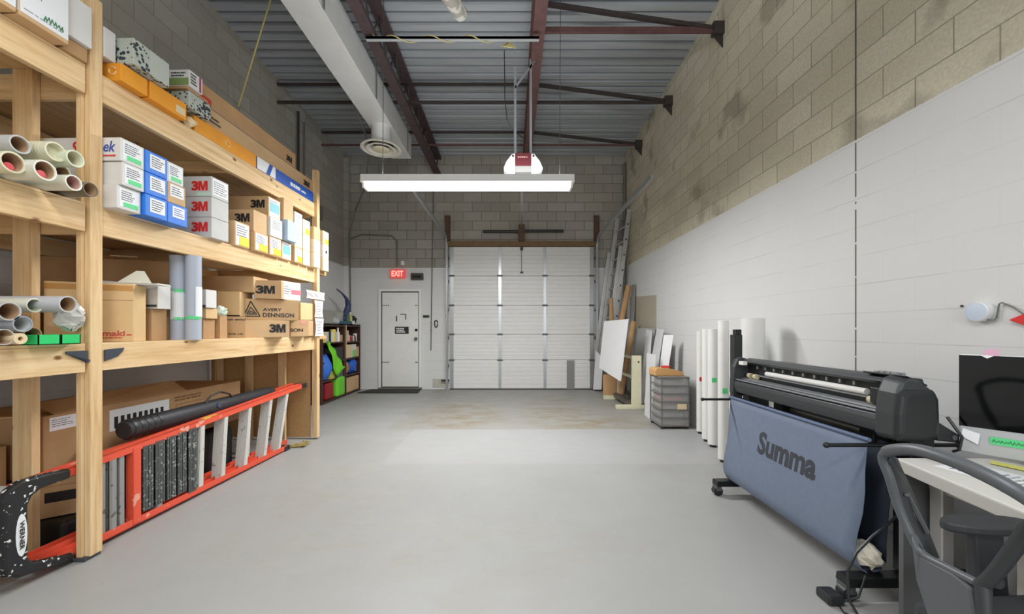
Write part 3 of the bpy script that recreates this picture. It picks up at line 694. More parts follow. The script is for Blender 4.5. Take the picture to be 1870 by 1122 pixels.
# brown roll boxes to the far post
SKY = mat('blue_grey_paper', (172, 190, 206), .6); PNK = mat('pink_tape', (236, 130, 190), .6)
def lb(f, h, o, kind, seed, ml=.012):
    w_ = f.w
    if kind == 'n': return
    c = {'w': LAB, 'y': LAB, 's': SKY, 'b': LAB}[kind]
    f.patch(ml, w_ - ml, .012, h - .012, c, 'shipping_label', o)
    f.lines(ml + .01, w_ - ml - .015, h * .4, h - .025, 5, INK, o, seed=seed, fill=.28)
    if kind == 'y': f.patch(w_ * .3, w_ - ml, .012, h * .42, YEL, 'yellow_sticker', o, .004)
    if kind == 'b': f.patch(ml + .01, w_ - ml - .01, h * .3, h * .75, mat('teal_print', (120, 186, 196), .6), 'teal_sticker', o, .004)
cols = [  # ya, yb, [(off, z0, z1, mat, label kind, word, text)]
 (3.20, 3.375, [(.02, 0, .21, CARD, 'y', 'tall tan box with yellow marked label, first brown box after the white stack', None)]),
 (3.41, 3.59, [(.04, 0, .172, CARD, 'y', 'tan box with yellow sticker under the box lettered in black', None),
               (.03, .175, .365, CARD, 'n', 'plain ended tan box with black lettering on its long side', '3M')]),
 (3.61, 3.79, [(.04, 0, .18, CARD, 'y', 'tan box with yellow sticker, bottom of the second brown column', None),
               (.05, .183, .36, WHT, 'w', 'white ended box with document label, middle of the second brown column', None),
               (.03, .385, .555, CARD, 'b', 'highest tan box with black lettered side and blue tinted label', '3M')]),
 (3.81, 3.97, [(.03, 0, .185, CARD, 'b', 'tan box with teal and white label below the grey blue box', None),
               (.09, .21, .39, SKY, 'n', 'grey blue box sticking out from the brown boxes', None),
               (.05, .395, .61, CARD, 'n', 'tall plain tan box on top of the grey blue box', None)]),
 (4.01, 4.15, [(.04, 0, .165, CARD, 'y', 'tan box with yellow sticker, bottom of the fourth brown column', None),
               (.04, .168, .345, CARDP, 'w', 'cream labelled box, middle of the fourth brown column', None),
               (.04, .348, .535, WHT, 'w', 'white labelled box, top of the fourth brown column', None)]),
 (4.165, 4.305, [(.04, 0, .165, CARDP, 'w', 'cream box with paper label, bottom of the fifth brown column', None),
               (.04, .168, .335, CARDP, 'w', 'cream box with paper label, middle of the fifth brown column', None),
               (.04, .338, .50, CARDP, 'y', 'cream box with yellow sticker, top of the fifth brown column', None)]),
 (4.32, 4.455, [(.075, 0, .165, CARDP, 'w', 'cream box with label just before the far post, lowest', None),
               (.075, .168, .32, CARDP, 'w', 'cream box with label just before the far post, middle', None),
               (.075, .323, .46, CARD, 'n', 'tan box just before the far post, topmost', None)]),
 (4.55, 4.68, [(.06, -.005, .155, CARDP, 'w', 'cream box beyond the far post, bottom of three', None),
               (.06, .158, .31, WHT, 'w', 'white box with dark spot beyond the far post, middle of three', None),
               (.06, .313, .47, CARDP, 'y', 'cream box with yellow sticker beyond the far post, top of three', None)]),
]
sd = 50
for ya, yb, items in cols:
    prev = 0
    for off, a, b, mt, kd, lbx, tx in items:
        if a - prev < .03: a = prev + .001 if prev else a
        else:      # a flat tray fills the gap the boxes leave
            a = prev + .001
        sd += 1
        o, f, l, r = ab('roll_box', lbx, ya, yb, off, zb + a, zb + b, .72, mt, 'brown and cream roll boxes on the middle shelf')
        lb(f, b - a, o, kd, sd)
        if tx: l.three_m(.72 - .17, .72 - .035, (b - a) * .42, (b - a) * .42 + .075, BLK, o)
        if 'dark spot' in lbx: f.patch(.05, .08, .05, .08, BLK, 'dark_spot', o, .005)
        prev = b

# ---- TOP SHELF
zt = Z3 + .016
G3 = 'boxes on the top shelf'
for ya, yb, nm, z1 in ((1.59, 1.775, 'leftmost white sleeved box on the top shelf at photo edge', 3.07), (1.785, 1.98, 'white sleeved box with green script on the top shelf before near post', 3.07)):
    o, f, l, r = ab('carton', nm, ya, yb, .075, zt, z1, .6, CARD, G3)
    h = z1 - zt
    f.patch(.003, yb - ya - .003, .02, h, LAB, 'white_sleeve', o)
    f.lines(.02, .17, .16, .28, 3, mat('teal_script', (120, 190, 170), .6), o, seed=int(ya * 100), fill=.25)
    f.scrawl(.02, .08, .14, .04, INK, o, 5, n=10); f.scrawl(.09, .17, .06, .03, GRND, o, 6, n=12, r_=.003)
    l.patch(.3, .597, .02, h, WHT, 'white_sleeve', o)
    f.lines(.015, .18, .035, .05, 1, INK, o, seed=8, fill=.15)
o, f, l, r = ab('carton', 'small brown carton under a white box just before the near post', 2.0, 2.115, .02, zt, zt + .075, .5, CARD2, G3)
o, f, l, r = ab('carton', 'white box with black print on the small brown carton, top shelf', 2.0, 2.115, .045, zt + .077, zt + .3, .5, WHT, G3)
l.lines(.38, .48, .08, .12, 1, BLK, o, seed=12, fill=.8)
# orange
REC = mat('recycle_print', (238, 206, 150), .6)
o, f, l, r = ab('carton', 'orange carton with pale printed mark, nearest orange box on the top shelf', 2.258, 2.42, .055, zt, zt + .105, .6, ORG, G3)
def recyc(f, u, t, o, s_=.022):
    m = MB()
    for k in range(3):
        a = k * 2.094 + .5
        p = [f.p(u + s_ * math.cos(a + b_), t + s_ * math.sin(a + b_), .002) for b_ in (0, .5, 1.0, 1.5)]
        m.tube(p, .004, 5)
    m.build('printed_mark', REC, o)
recyc(l, .55, .055, o)
o, f, l, r = ab('carton', 'orange carton with pale printed mark, second orange box on the top shelf', 2.436, 2.70, .055, zt, zt + .115, .6, ORG, G3)
recyc(l, .54, .055, o); f.patch(.18, .25, .02, .07, CARDP, 'torn_label', o)
o, f, l, r = ab('carton', 'slim white carton on end right behind the near post on top shelf', 2.207, 2.272, .01, zt + .107, zt + .28, .6, WHT, G3)
PAT = mat('patterned_card', (176, 184, 172), .7); nt = PAT.node_tree
v = N(nt, 'ShaderNodeTexVoronoi'); nt.links.new(posn(nt), v.inputs['Vector']); v.inputs['Scale'].default_value = 42
sx = N(nt, 'ShaderNodeSeparateXYZ'); nt.links.new(posn(nt), sx.inputs[0])
nn = noise(nt, posn(nt), 9, 3)
setc(nt, mix(nt, ramp(nt, math_(nt, 'ADD', v.outputs['Distance'], math_(nt, 'MULTIPLY', math_(nt, 'SUBTRACT', nn, .5), 1.4)), [(.36, W1), (.44, B0)]), lin((184, 190, 180)), lin((52, 58, 66))))
o, f, l, r = ab('carton', 'pale carton with black speckled pattern on top of the nearest orange boxes', 2.287, 2.52, .10, zt + .118, zt + .275, .5, PAT, G3)
f.patch(.10, .228, .004, .152, mat('pale_sage', (190, 196, 186), .7), 'plain_side', o); l.patch(.05, .30, .03, .152, mat('sage', (158, 166, 142), .7), 'plain_side', o)
o, f, l, r = ab('carton', 'black speckled carton below the small green and white box', 2.73, 2.925, .045, zt + .118, zt + .235, .5, PAT, G3)
MB().wall((SX(2.75) + .04, 2.715), (SX(2.9) + .04, 2.90), zt + .24, zt + .258, .4).build('lid', CARD2, o)
o2, f, l, r = ab('carton', 'small green and white box on the speckled carton, top shelf', 2.715, 2.83, .06, zt + .26, zt + .375, .45, WHT, G3)
l.patch(.30, .446, .005, .055, mat('leaf_green', (132, 158, 92), .6), 'green_band', o2); l.lines(.32, .43, .06, .10, 2, INK, o2, seed=40)
f.lines(.01, .07, .02, .1, 4, INK, o2, seed=41); f.patch(.085, .10, .005, .11, mat('magenta', (170, 60, 110), .6), 'magenta_stripe', o2)
o, f, l, r = ab('carton', 'long tan carton resting high behind, largest on the top shelf', 2.86, 4.15, -.03, zt + .262, zt + .42, .3, CARD2, G3)
f.three_m(1.12, 1.22, .03, .09, BLK, o); f.patch(.06, .16, .03, .07, mat('red_mark', (200, 60, 60), .6), 'red_sticker', o)
MB().slab([f.p(0, -.002, .012), f.p(1.29, -.002, .012), f.p(1.29, .006, .004), f.p(0, .006, .004)], .002).build('silver_strip', STEEL, o)
o, f, l, r = ab('carton', 'orange long carton lying low behind the top beam', 2.83, 3.49, .0, zt, zt + .115, .5, ORG, G3)
recyc(f, .32, .06, o, .025)
o, f, l, r = ab('carton', 'long blue and white carton at the far end of the top shelf', 3.50, 4.44, .0, zt, zt + .115, .5, BLUED, G3)
f.patch(.0, .26, .003, .112, LAB, 'white_panel', o); f.prismy = None
MB().slab([f.p(.12, .003, .004), f.p(.17, .003, .004), f.p(.22, .112, .004), f.p(.17, .112, .004)], .001).build('blue_slash', BLUED, o)
f.lines(.5, .68, .03, .075, 1, LAB, o, seed=43, fill=.8); f.lines(.70, .80, .035, .06, 1, LAB, o, seed=44, fill=.8)
o, f, l, r = ab('carton', 'long tan carton with white square end on the orange carton, top shelf', 2.955, 4.50, -.02, zt + .118, zt + .258, .15, CARD, G3)
l.patch(.03, .135, .01, .13, WHT, 'end_label', o); f.three_m(1.32, 1.44, .03, .09, BLK, o); f.lines(.03, .16, .03, .09, 2, INK, o, seed=45, fill=.5)
o = MB().slab([(SX(2.6) + .055, 2.46, zt + .0), (SX(2.6) + .06, 2.70, zt + .0), (SX(2.6) - .12, 2.72, zt + .118), (SX(2.6) - .12, 2.44, zt + .118)], .003)
# crumpled kraft paper
o = MB().ball((SX(2.75) + .0, 2.78, zt + .035), .05, .04, .035, 10, 6).build('kraft_paper', CARDP, jit=.007); tag(o, 'crumpled cream paper tucked beside the orange carton on the top shelf', 'paper')
# ================================================================= ROLLS AND LOWER SHELF
CLEAR = mat('plastic_film', (222, 222, 206), .35, 0, .5); CORE = grainy('core_brown', (168, 136, 104), .8, .06, 20)
CREAM = grainy('cream_film', (218, 214, 186), .4, .04, 20); GREYR = grainy('grey_roll', (186, 188, 188), .5, .04, 20)
PINK = mat('pink_film', (226, 92, 96), .5)
def roll(px, py, rpx, xend, zmin, label, body=CREAM, core=CORE, length=.7, yaw=.0, wall_=.16, inner=None, group='rolls poking out over the near shelf', rows=0, pitch=0):
    y = YX(px, xend); z = PZ(py, y); r = rpx * y / FPX
    z = max(z, zmin + r + .002)
    t = thing('film_roll', label, 'roll', group)
    p1 = Vector((xend, y, z)); p0 = p1 + Vector((-length, length * yaw, -length * pitch))
    MB().pipe(p0, p1, r, r * (1 - wall_), 24).build('roll_body', body, t, smooth=True)
    MB().pipe(p0 + Vector((.01, 0, 0)), p1 - Vector((.006, 0, 0)), r * (1 - wall_) * .999, r * (1 - wall_) - .003, 24).build('core', core, t, smooth=True)
    if inner:
        MB().tube([p1 + Vector((-.25, 0, -r * .35)), p1 + Vector((-.02, 0, -r * .42))], r * .42, 10).build('leftover_film', inner, t, smooth=True)
    if rows:
        m = MB()
        for k in range(rows):
            q = p1 + (p0 - p1).normalized() * (.03 + k * .016); m.tube([q, q + (p0 - p1).normalized() * .008], r * 1.03, 20)
        m.build('wrap_rings', body, t, smooth=True)
    return t
zn = Z2 + .015
roll(24, 302, 19, -2.24, zn, 'open roll with pink film inside at the left photo edge, middle shelf', CREAM, inner=PINK)
roll(83, 314, 18, -2.20, zn, 'whitish roll with pink film inside, second from left on middle shelf', CLEAR, inner=PINK)
roll(135, 340, 14, -2.22, zn, 'plastic wrapped roll narrowing to the right, just before the near post', CLEAR, core=mat('pink_core', (190, 150, 140), .6))
roll(166, 350, 13, -2.235, zn, 'small grey cardboard tube sticking out in front of the near post', mat('dark_roll', (120, 110, 96), .6), wall_=.12)
roll(37, 264, 16, -2.26, zn + .1, 'cardboard cored roll at upper left above the pink filled roll', GREYR)
roll(102, 277, 17, -2.24, zn + .1, 'cream ringed roll in the middle of the upper row', CREAM, core=CREAM, rows=5)
roll(138, 290, 15, -2.22, zn + .1, 'translucent pale green roll, rightmost of the upper row', mat('pale_green_film', (208, 216, 190), .35), core=CREAM)
roll(115, 315, 13, -2.34, zn + .0, 'dim brown cored roll in between the upper and lower rows', CREAM)
roll(76, 292, 14, -2.42, zn + .0, 'dark roll set back behind the pink filled rolls', GREYR, core=mat('deep_red', (140, 60, 62), .6))
# near bay lower shelf
zl = Z1 + .015
LG = 'rolls on the lower shelf left of the near post'
roll(18, 569, 17, -2.30, zl, 'cardboard cored roll above the silver one at left photo edge', GREYR, group=LG, wall_=.12)
roll(125, 556, 15, -2.26, zl, 'long silver roll with open cardboard core pointing at the near post', mat('silver_film', (196, 198, 202), .35), wall_=.14, length=.62, group=LG)
roll(64, 558, 13, -2.36, zl, 'roll with greenish translucent end behind the long silver roll', CLEAR, core=mat('green_haze', (168, 180, 142), .6), group=LG)
roll(42, 592, 15, -2.30, zl, 'roll wrapped in crinkled clear film on the lower shelf', mat('foil', (170, 178, 186), .25, .4), core=GREYR, group=LG)
roll(8, 616, 15, -2.28, zl, 'grey roll lying on the lower shelf board at left photo edge', GREYR, group=LG, wall_=.1)
roll(38, 619, 10, -2.27, zl, 'small thick walled tan paper tube beside the grey roll', CARDP, wall_=.6, core=CARD2, group=LG)
roll(60, 611, 14, -2.36, zl, 'tan cored roll behind the green trays', CORE, group=LG)
cr = MB().ball((SX(2.0) - .0, 2.05, zl + .145), .045, .06, .07, 14, 9).build('crumpled_film', mat('crumpled_clear', (206, 204, 198), .25), jit=.014); tag(cr, 'ball of crinkled clear wrapping film hanging over the small rolls', 'plastic film')
for k, (a, b) in enumerate(((YX(70, -2.31), YX(111, -2.31)), (YX(112, -2.31), YX(148, -2.31)))):
    m = MB(); z0 = zl + .001
    m.wall((-2.31, a), (-2.31, b - .002), z0, z0 + .05, .004); m.wall((-2.40, a), (-2.40, b - .002), z0, z0 + .05, .004)
    m.box(-2.404, -2.31, a, a + .004, z0, z0 + .05); m.box(-2.404, -2.31, b - .006, b - .002, z0, z0 + .05); m.box(-2.404, -2.31, a, b - .002, z0, z0 + .004)
    o = m.build('green_tray', mat('bright_green_%d' % k, (40, 204, 110), .5)); tag(o, ('left' if k == 0 else 'right') + ' one of two bright green trays on the lower shelf', 'tray', 'bright green trays')
# stuff behind them
o, f, l, r = carton('carton', 'dim cardboard box behind the rolls at the left photo edge, lower shelf', (-3.3, 2.12), (-2.83, 2.12), zl, zl + .25, .4, CARD2)
o = MB().tube([(-3.1, 2.0, zl + .30), (-2.80, 2.0, zl + .30)], .045, 16).build('red_roll', mat('dark_red', (130, 34, 40), .6), smooth=True); o.location = (0, 0, 0); tag(o, 'dark red rolled material behind the left shelf stud', 'roll')
MB().box(-3.12, -2.8, 1.96, 2.04, zl + .18, zl + .254).build('support_block', CARD2, o)
MB().box(-3.12, -2.8, 1.96, 2.04, zl + .345, zl + .40).build('white_cover', WHT, o)
MB().box(-3.1, -2.85, 1.97, 2.03, zl, zl + .18).build('lower_block', CARD2, o)
# angled maker's box in front
A = (-2.564, 2.118); B = (-2.29, 2.385)
A = (PX(79, 2.225), 2.225); B = (PX(244, 2.39), 2.39)
o, f, l, r = carton('carton', 'tall tan cardboard box with red printed name, right behind the near post', A, B, zl, zl + .36, .17, CARD3)
f.patch(.001, f.w - .001, .315, .348, TAPEB, 'packing_tape', o)
ub = f.w
f.text('mimaki', ub * .50, ub * .90, .036, .070, mat('red_print', (196, 90, 76), .7), o, .03)
f.lines(ub * .62, ub * .9, .022, .03, 1, RED, o, seed=60, fill=.7); f.lines(ub * .92, ub * .99, .036, .05, 1, RED, o, seed=61, fill=.5)
f.patch(.001, f.w - .001, .255, .258, CARD2, 'flap_seam', o)
p = [f.p(.17, .362, -.05), f.p(.52, .366, -.03), f.p(.52, .37, -.2), f.p(.1, .40, -.22)]
m = MB().slab(p, .004); o = m.build('paper_sheet', WHT); tag(o, 'loose white sheet lying on the tan box with red print', 'paper')
o = MB().slab([f.p(.30, .372, -.05), f.p(.47, .372, -.045), f.p(.40, .46, -.14), f.p(.36, .46, -.14)], .003).build('paper_sheet', mat('cream_paper', (226, 224, 206), .7)); tag(o, 'cream folded sheet standing like a tent behind the near post', 'paper')
# big box behind
o, f, l, r = carton('carton', 'very large brown carton filling the back of the lower shelf', (-3.42, 2.75), (PX(310, 3.0), 3.0), zl, 1.29 + 123 * 3.0 / 700, .38, CARD2)
f.patch(.42, .58, .628, .636, CARDP, 'torn_flap', o)
o, f, l, r = carton('carton', 'tan box below the white tray between printed box and grey tubes', (-2.78, 2.60), (PX(277, 2.60), 2.60), zl, 1.425, .115, CARD2)
o, f, l, r = carton('carton', 'small dark brown box partly hidden behind the grey tubes', (-2.66, 2.735), (PX(296, 2.735), 2.735), zl, 1.38, .06, CARD2)
o, f, l, r = carton('tray_box', 'open white tray box with printed edge on the tan box', (PX(232, 2.60), 2.60), (PX(288, 2.60), 2.60), 1.427, 1.60, .10, WHT)
f.patch(f.w * .62, f.w * .97, .012, .028, INK, 'barcode', o); f.patch(0, f.w * .3, .05, .172, mat('cream_side', (224, 220, 186), .7), 'cream_panel', o)
MB().slab([f.p(.0, .05, .004), f.p(.0, .035, .004), f.p(f.w * .55, .004, .004), f.p(f.w * .55, .012, .004)], .001).build('shadow_gap', CARD2, o)
# two upright tubes
BG = grainy('blue_grey_tube', (178, 186, 200), .55, .03, 10)
for k, (px, rp) in enumerate(((326, 13.4), (353, 12.6))):
    y = 2.83; x = PX(px, y); rr = rp * y / FPX
    t = thing('mailing_tube', ('left' if k == 0 else 'right') + ' blue-grey tube standing upright between the lower and middle shelf', 'tube', 'two upright blue-grey tubes')
    MB().cyl((x, y, zl), (x, y, 1.828), rr - .002, n=28).build('tube_body', BG, t, smooth=True)
    s_ = math.atan2(-y, -x)
    def wrap(z0, z1, w_, mt, nm, off=0):
        pts = [(x + (rr + .0015) * math.cos(s_ + off + a), y + (rr + .0015) * math.sin(s_ + off + a)) for a in [(-w_ + 2 * w_ * i / 8) for i in range(9)]]
        m = MB(); m.add([(p[0], p[1], z0) for p in pts] + [(p[0], p[1], z1) for p in pts], [(i, i + 1, i + 10, i + 9) for i in range(8)]); m.build(nm, mt, t)
    if k == 0:
        wrap(1.36, 1.565, .95, LAB, 'label'); wrap(1.555, 1.58, .7, GRN, 'green_tape', .2); wrap(1.355, 1.375, .8, GRN, 'green_tape', .2)
    else:
        wrap(1.38, 1.60, .55, LAB, 'label', .8); wrap(1.36, 1.385, .9, GRN, 'green_tape', 0)
# right of the tubes
G1 = 'cartons on the lower shelf right of the grey tubes'
o, f, l, r = carton('carton', 'plain brown box at shelf level beside the right grey tube', (PX(345, 3.02), 3.02), (PX(371, 3.02), 3.02), zl, 1.37, .12, CARD2, G1)
o, f, l, r = carton('carton', 'flat tan box under the white topped box beside the grey tube', (PX(345, 3.02), 3.02), (PX(376, 3.02), 3.02), 1.372, 1.455, .12, CARD3, G1)
o, f, l, r = carton('carton', 'small white box with brown base beside the right grey tube', (PX(345, 3.0), 3.0), (PX(376, 3.0), 3.0), 1.457, 1.60, .11, WHT, G1)
l2 = f.patch(0.001, f.w - .001, .0, .022, mat('brown_base', (90, 70, 56), .7), 'dark_base', o)
o, f, l, r = carton('carton', 'tan box printed with black handling words, lower shelf floor', (PX(394, 3.36), 3.36), (PX(449, 3.46), 3.46), zl, 1.40, .28, CARD, G1)
f.text('and run emul', .0, .22, .155, .175, BLK, o, .02, .2); f.text('This Side Up', .02, .20, .025, .043, BLK, o, .02, .2)
o, f, l, r = carton('carton', 'light tan box resting on the box with handling words', (PX(396, 3.40), 3.40), (PX(438, 3.44), 3.44), 1.402, 1.625, .26, CARD3, G1)
f.patch(.0, .18, .002, .012, BLK, 'dark_tape', o)
o, f, l, r = carton('carton', 'long plain brown carton just below the middle shelf beam', (PX(367, 3.48), 3.48), (PX(463, 3.52), 3.52), 1.627, 1.775, .24, CARD, G1)
o, f, l, r = carton('carton', 'tan carton with black lettering at its right, on lower shelf boards', (PX(449, 3.48), 3.48), (PX(529, 3.76), 3.76), zl, 1.372, .24, CARD, G1)
f.three_m(f.w * .52, f.w * .90, .045, .125, BLK, o)
o, f, l, r = carton('carton', 'wide tan carton with triangle emblem and black two-line lettering', (PX(437, 3.52), 3.52), (PX(545, 3.80), 3.80), 1.374, 1.572, .26, CARD, G1)
u = f.w
f.text('AVERY', u * .38, u * .70, .085, .115, BLK, o, .02); f.text('DENNISON', u * .38, u * .92, .028, .068, BLK, o, .02)
def tri(k, wd):
    pts = [(.035 + .01 * k, .035 + .008 * k), (u * .335 - .012 * k, .035 + .008 * k), (u * .18, .175 - .025 * k)]
    m = MB()
    for i in range(3):
        a, b = pts[i], pts[(i + 1) % 3]; m.bar(f.p(a[0], a[1], .003), f.p(b[0], b[1], .003), wd, .002, tuple(f.n) + (0,) if len(f.n) == 2 else tuple(f.n))
    return m
m = tri(0, .009); q = tri(2.2, .007); m.add(q.v, q.f); q = tri(3.6, .006); m.add(q.v, q.f); m.build('triangle_emblem', BLK, o)
o, f, l, r = carton('carton', 'tan carton with black lettering and pink tagged white end', (PX(463.5, 3.55), 3.55), (PX(514, 3.62), 3.62), 1.574, 1.745, .28, CARD, G1)
f.three_m(f.w * .08, f.w * .76, .045, .12, BLK, o)
o, f, l, r = carton('carton', 'white labelled box end with pink tape below the middle beam', (PX(514, 3.68), 3.68), (PX(549, 3.92), 3.92), 1.574, 1.755, .2, WHT, G1)
f.patch(.01, f.w - .01, .01, .17, LAB, 'shipping_label', o); f.patch(f.w * .5, f.w, .06, .105, mat('pink_label', (236, 120, 130), .6), 'pink_tape', o, .004); f.lines(.02, f.w * .5, .05, .14, 4, INK, o, seed=70, fill=.25)
o, f, l, r = carton('carton', 'tan carton with half hidden black lettering near the far post', (PX(530, 3.98), 3.98), (PX(564, 4.10), 4.10), zl, 1.385, .2, CARD, G1)
f.text('SON', .0, f.w * .68, .05, .085, BLK, o, .02); f.patch(f.w * .55, f.w * .85, .13, .165, mat('pinkish', (228, 160, 150), .6), 'pink_sticker', o)
o, f, l, r = carton('carton', 'upright tan box next to the emblem carton, lower shelf', (PX(549, 4.05), 4.05), (PX(571, 4.25), 4.25), 1.388, 1.57, .2, CARD3, G1)
o, f, l, r = carton('carton', 'narrow brown box by the far post at lower shelf board', (PX(563, 4.25), 4.25), (PX(573.0, 4.42), 4.42), zl, 1.385, .2, CARD, G1)
o = MB().ball((PX(404, 3.2), 3.2, 1.44), .035, .05, .04, 12, 8).build('crumpled_film', mat('green_white_film', (206, 222, 208), .4), jit=.009); tag(o, 'small crumpled pale green film resting before the light tan box', 'plastic film')
MB().box(PX(398, 3.22), PX(410, 3.22), 3.17, 3.25, zl, 1.402).build('support_block', CARD2, o)
# papers hung on the far post
PG = 'papers and bags pinned to the far post'
xq = SX(4.47) + .036
def sheet(pa, pb, ya, yb, lbl, nm='hanging_paper', mt=LAB, k=0):
    y0, y1 = YX(pa, xq + .01), YX(pb, xq + .01)
    t = MB(); n = 6
    vs = []; fs = []
    for i in range(n + 1):
        for j in range(4):
            yy = y0 + (y1 - y0) * i / n; zz = PZ(ya, 4.5) + (PZ(yb, 4.5) - PZ(ya, 4.5)) * j / 3
            vs.append((xq + .004 + .012 * abs(math.sin(i * 1.3 + j)), yy, zz))
    for i in range(n):
        for j in range(3): fs.append((i * 4 + j, i * 4 + j + 1, i * 4 + j + 5, i * 4 + j + 4))
    t.add(vs, fs); o = t.build(nm, mt); sm = o.modifiers.new('s', 'SOLIDIFY'); sm.thickness = .002
    tag(o, lbl, 'paper', PG)
    f = FaceX((xq + .022, y0, PZ(yb, 4.5)), (0, 1, 0), (0, 0, 1), (1, 0, 0))
    f.lines(.01, abs(y1 - y0) * .8, .02, abs(PZ(ya, 4.5) - PZ(yb, 4.5)) * .9, 5, mat('faint_print', (160, 150, 156), .6), o, seed=k, fill=.3)
sheet(560, 592, 534, 548, 'crumpled white bag hung across the far post, uppermost paper', 'hanging_bag', WHT, 1)
sheet(575, 589, 550, 580, 'white note with pink print pinned on the far post', k=2)
sheet(576, 590, 582, 614, 'white sheet with blue mark pinned lowest on the far post', k=3)
# ================================================================= UNDER THE SHELF
o, f, l, r = carton('carton', 'long brown shipping carton with barcode label behind the red ladder', (-2.74, 2.24), (-2.70, 3.81), .40, .775, .62, CARD2)
f.patch(.03, .19, .28, .36, LAB, 'address_label', o); f.lines(.04, .16, .30, .35, 4, INK, o, seed=80, fill=.25)
f.patch(.36, .80, .19, .335, LAB, 'barcode_label', o)
m = MB()
for i in range(9):
    u = .39 + i * .042; m.slab([f.p(u, .205, .003), f.p(u + .024, .205, .003), f.p(u + .024, .285, .003), f.p(u, .285, .003)], .0008)
m.build('barcode', BLK, o)
f.lines(.85, 1.15, .30, .345, 2, mat('brown_print', (132, 96, 60), .7), o, seed=81, fill=.5)
m = MB()
for a, b, c, d in ((.86, 1.17, .275, .278), (.86, 1.17, .165, .168), (.86, .863, .165, .278), (1.167, 1.17, .165, .278), (.9, 1.12, .245, .252), (.9, 1.12, .22, .227)): m.slab([f.p(a, c, .003), f.p(b, c, .003), f.p(b, d, .003), f.p(a, d, .003)], .0008)
m.build('printed_panel', mat('brown_print2', (150, 112, 72), .7), o)
MB().slab([(-2.74, 2.3, .776), (-2.71, 3.2, .776), (-2.84, 3.2, .86), (-2.88, 2.3, .84)], .005).build('open_flap', CARD2, o)
MB().slab([(-2.82, 2.25, .778), (-3.2, 2.25, .778), (-3.2, 2.12, .80), (-2.86, 2.1, .80)], .005).build('open_flap', CARD3, o)
o, f, l, r = carton('carton', 'flat tan carton with dark hand slot below the long carton', (-2.86, 2.22), (-2.58, 2.42), .16, .385, .12, CARD)
f.patch(.10, .33, .09, .15, BLK, 'hand_slot', o); f.patch(0, f.w, .185, .19, CARD2, 'lid_seam', o)
o = MB().box(-3.1, -2.62, 2.62, 3.6, .02, .38).build('black_case', mat('case_black', (34, 34, 36), .6), bev=.02); tag(o, 'black case on the floor behind the ladder rails', 'case')
o = MB().box(-2.98, -2.62, 2.24, 2.46, .0, .155).build('black_case', BLKP, bev=.02); tag(o, 'low black case under the flat tan carton', 'case')
o = MB().tube([(-3.05, 1.95, .62), (-2.95, 1.9, .5), (-2.93, 1.88, .4), (-3.0, 1.9, .33), (-3.1, 1.95, .3)], .008, 6).build('cable', mat('beige_cable', (190, 172, 130), .6)); tag(o, 'looped beige cable hanging at the left photo edge under the shelf', 'cable')
o, f, l, r = carton('carton', 'dark brown carton at the left photo edge under the shelf', (-3.4, 2.05), (-2.90, 2.05), .0, .62, .15, CARD2)
# tube bag
t = thing('tube_bag', 'long black carrying bag with strap lying on top of the red ladder', 'bag')
BG_ = grainy('bag_black', (44, 46, 50), .55, .15, 30)
a = Vector((-2.565, 2.53, .617)); b = Vector((-2.53, 4.05, .625))
d = (b - a).normalized()
MB().tube([a, a + d * .02, a + d * .5, a + d * 1.1, b - d * .05, b], [.055, .066, .066, .063, .06, .04], 18).build('bag_body', BG_, t, smooth=True)
m = MB()
for k in range(5):
    q = a + d * (.02 + k * .045); m.tube([q, q + d * .02], .0685, 18)
m.build('end_ribs', BLKP, t, smooth=True)
MB().tube([a + d * .62 + Vector((.03, 0, .055)), a + d * .68 + Vector((.03, 0, .11)), a + d * .78 + Vector((.03, 0, .125)), a + d * .88 + Vector((.03, 0, .09)), a + d * .92 + Vector((.03, 0, .05))], .008, 6).build('handle_strap', BLKP, t)
MB().cyl(a + d * .72 + Vector((.055, 0, .02)), a + d * .72 + Vector((.068, 0, .022)), .02, n=14).build('badge', mat('badge_blue', (54, 74, 92), .5), t)
# stepladder lying on its side
t = thing('stepladder', 'orange-red fibreglass stepladder with paint splashes lying on its side by the post', 'ladder')
FG = splatter('fibreglass_red', (232, 90, 64), (240, 164, 142), .45, 0, 16, .66)
XF0, XF1 = -2.435, -2.385; LY0, LY1 = 1.86, 4.06
def lx(y): return XF0 + (XF1 - XF0) * (y - LY0) / (LY1 - LY0)
def ltop(y): return .505 + (.65 - .505) * (y - LY0) / (LY1 - LY0)
def lbot(y): return .03
def rail(zf0, zf1, y0, y1, xo, nm, flange):     # C channel
    m = MB(); d_ = .065; tk = .006
    x0, x1 = lx(y0) + xo, lx(y1) + xo
    def seg(dx0, dx1, a0, a1): 
        m.hexa([(x0 + dx0, y0, zf0 + a0), (x0 + dx1, y0, zf0 + a0), (x1 + dx1, y1, zf1 + a0), (x1 + dx0, y1, zf1 + a0), (x0 + dx0, y0, zf0 + a1), (x0 + dx1, y0, zf0 + a1), (x1 + dx1, y1, zf1 + a1), (x1 + dx0, y1, zf1 + a1)])
    seg(-d_, 0, 0, tk)                         # web (horizontal because the ladder lies on its side)
    s_ = flange * .04
    lo, hi = (0, s_) if s_ > 0 else (s_, 0)
    seg(-tk, 0, lo, hi + tk); seg(-d_, -d_ + tk, lo, hi + tk)
    return m.build(nm, FG, t)
rail(.03, .012, 2.0, LY1, 0, 'front_rail', 1)
rail(ltop(1.9) - .0, ltop(4.38) - .01, 1.9, 4.38, 0, 'front_rail', -1)
rail(.05, .03, LY0 + .1, LY1 + .16, -.09, 'rear_rail', 1)
rail(ltop(LY0) - .02, ltop(LY1) + .015, LY0 + .1, LY1 + .3, -.09, 'rear_rail', -1)
STEP = splatter('step_dull', (160, 160, 156), (112, 112, 110), .5, .3, 26, .62)
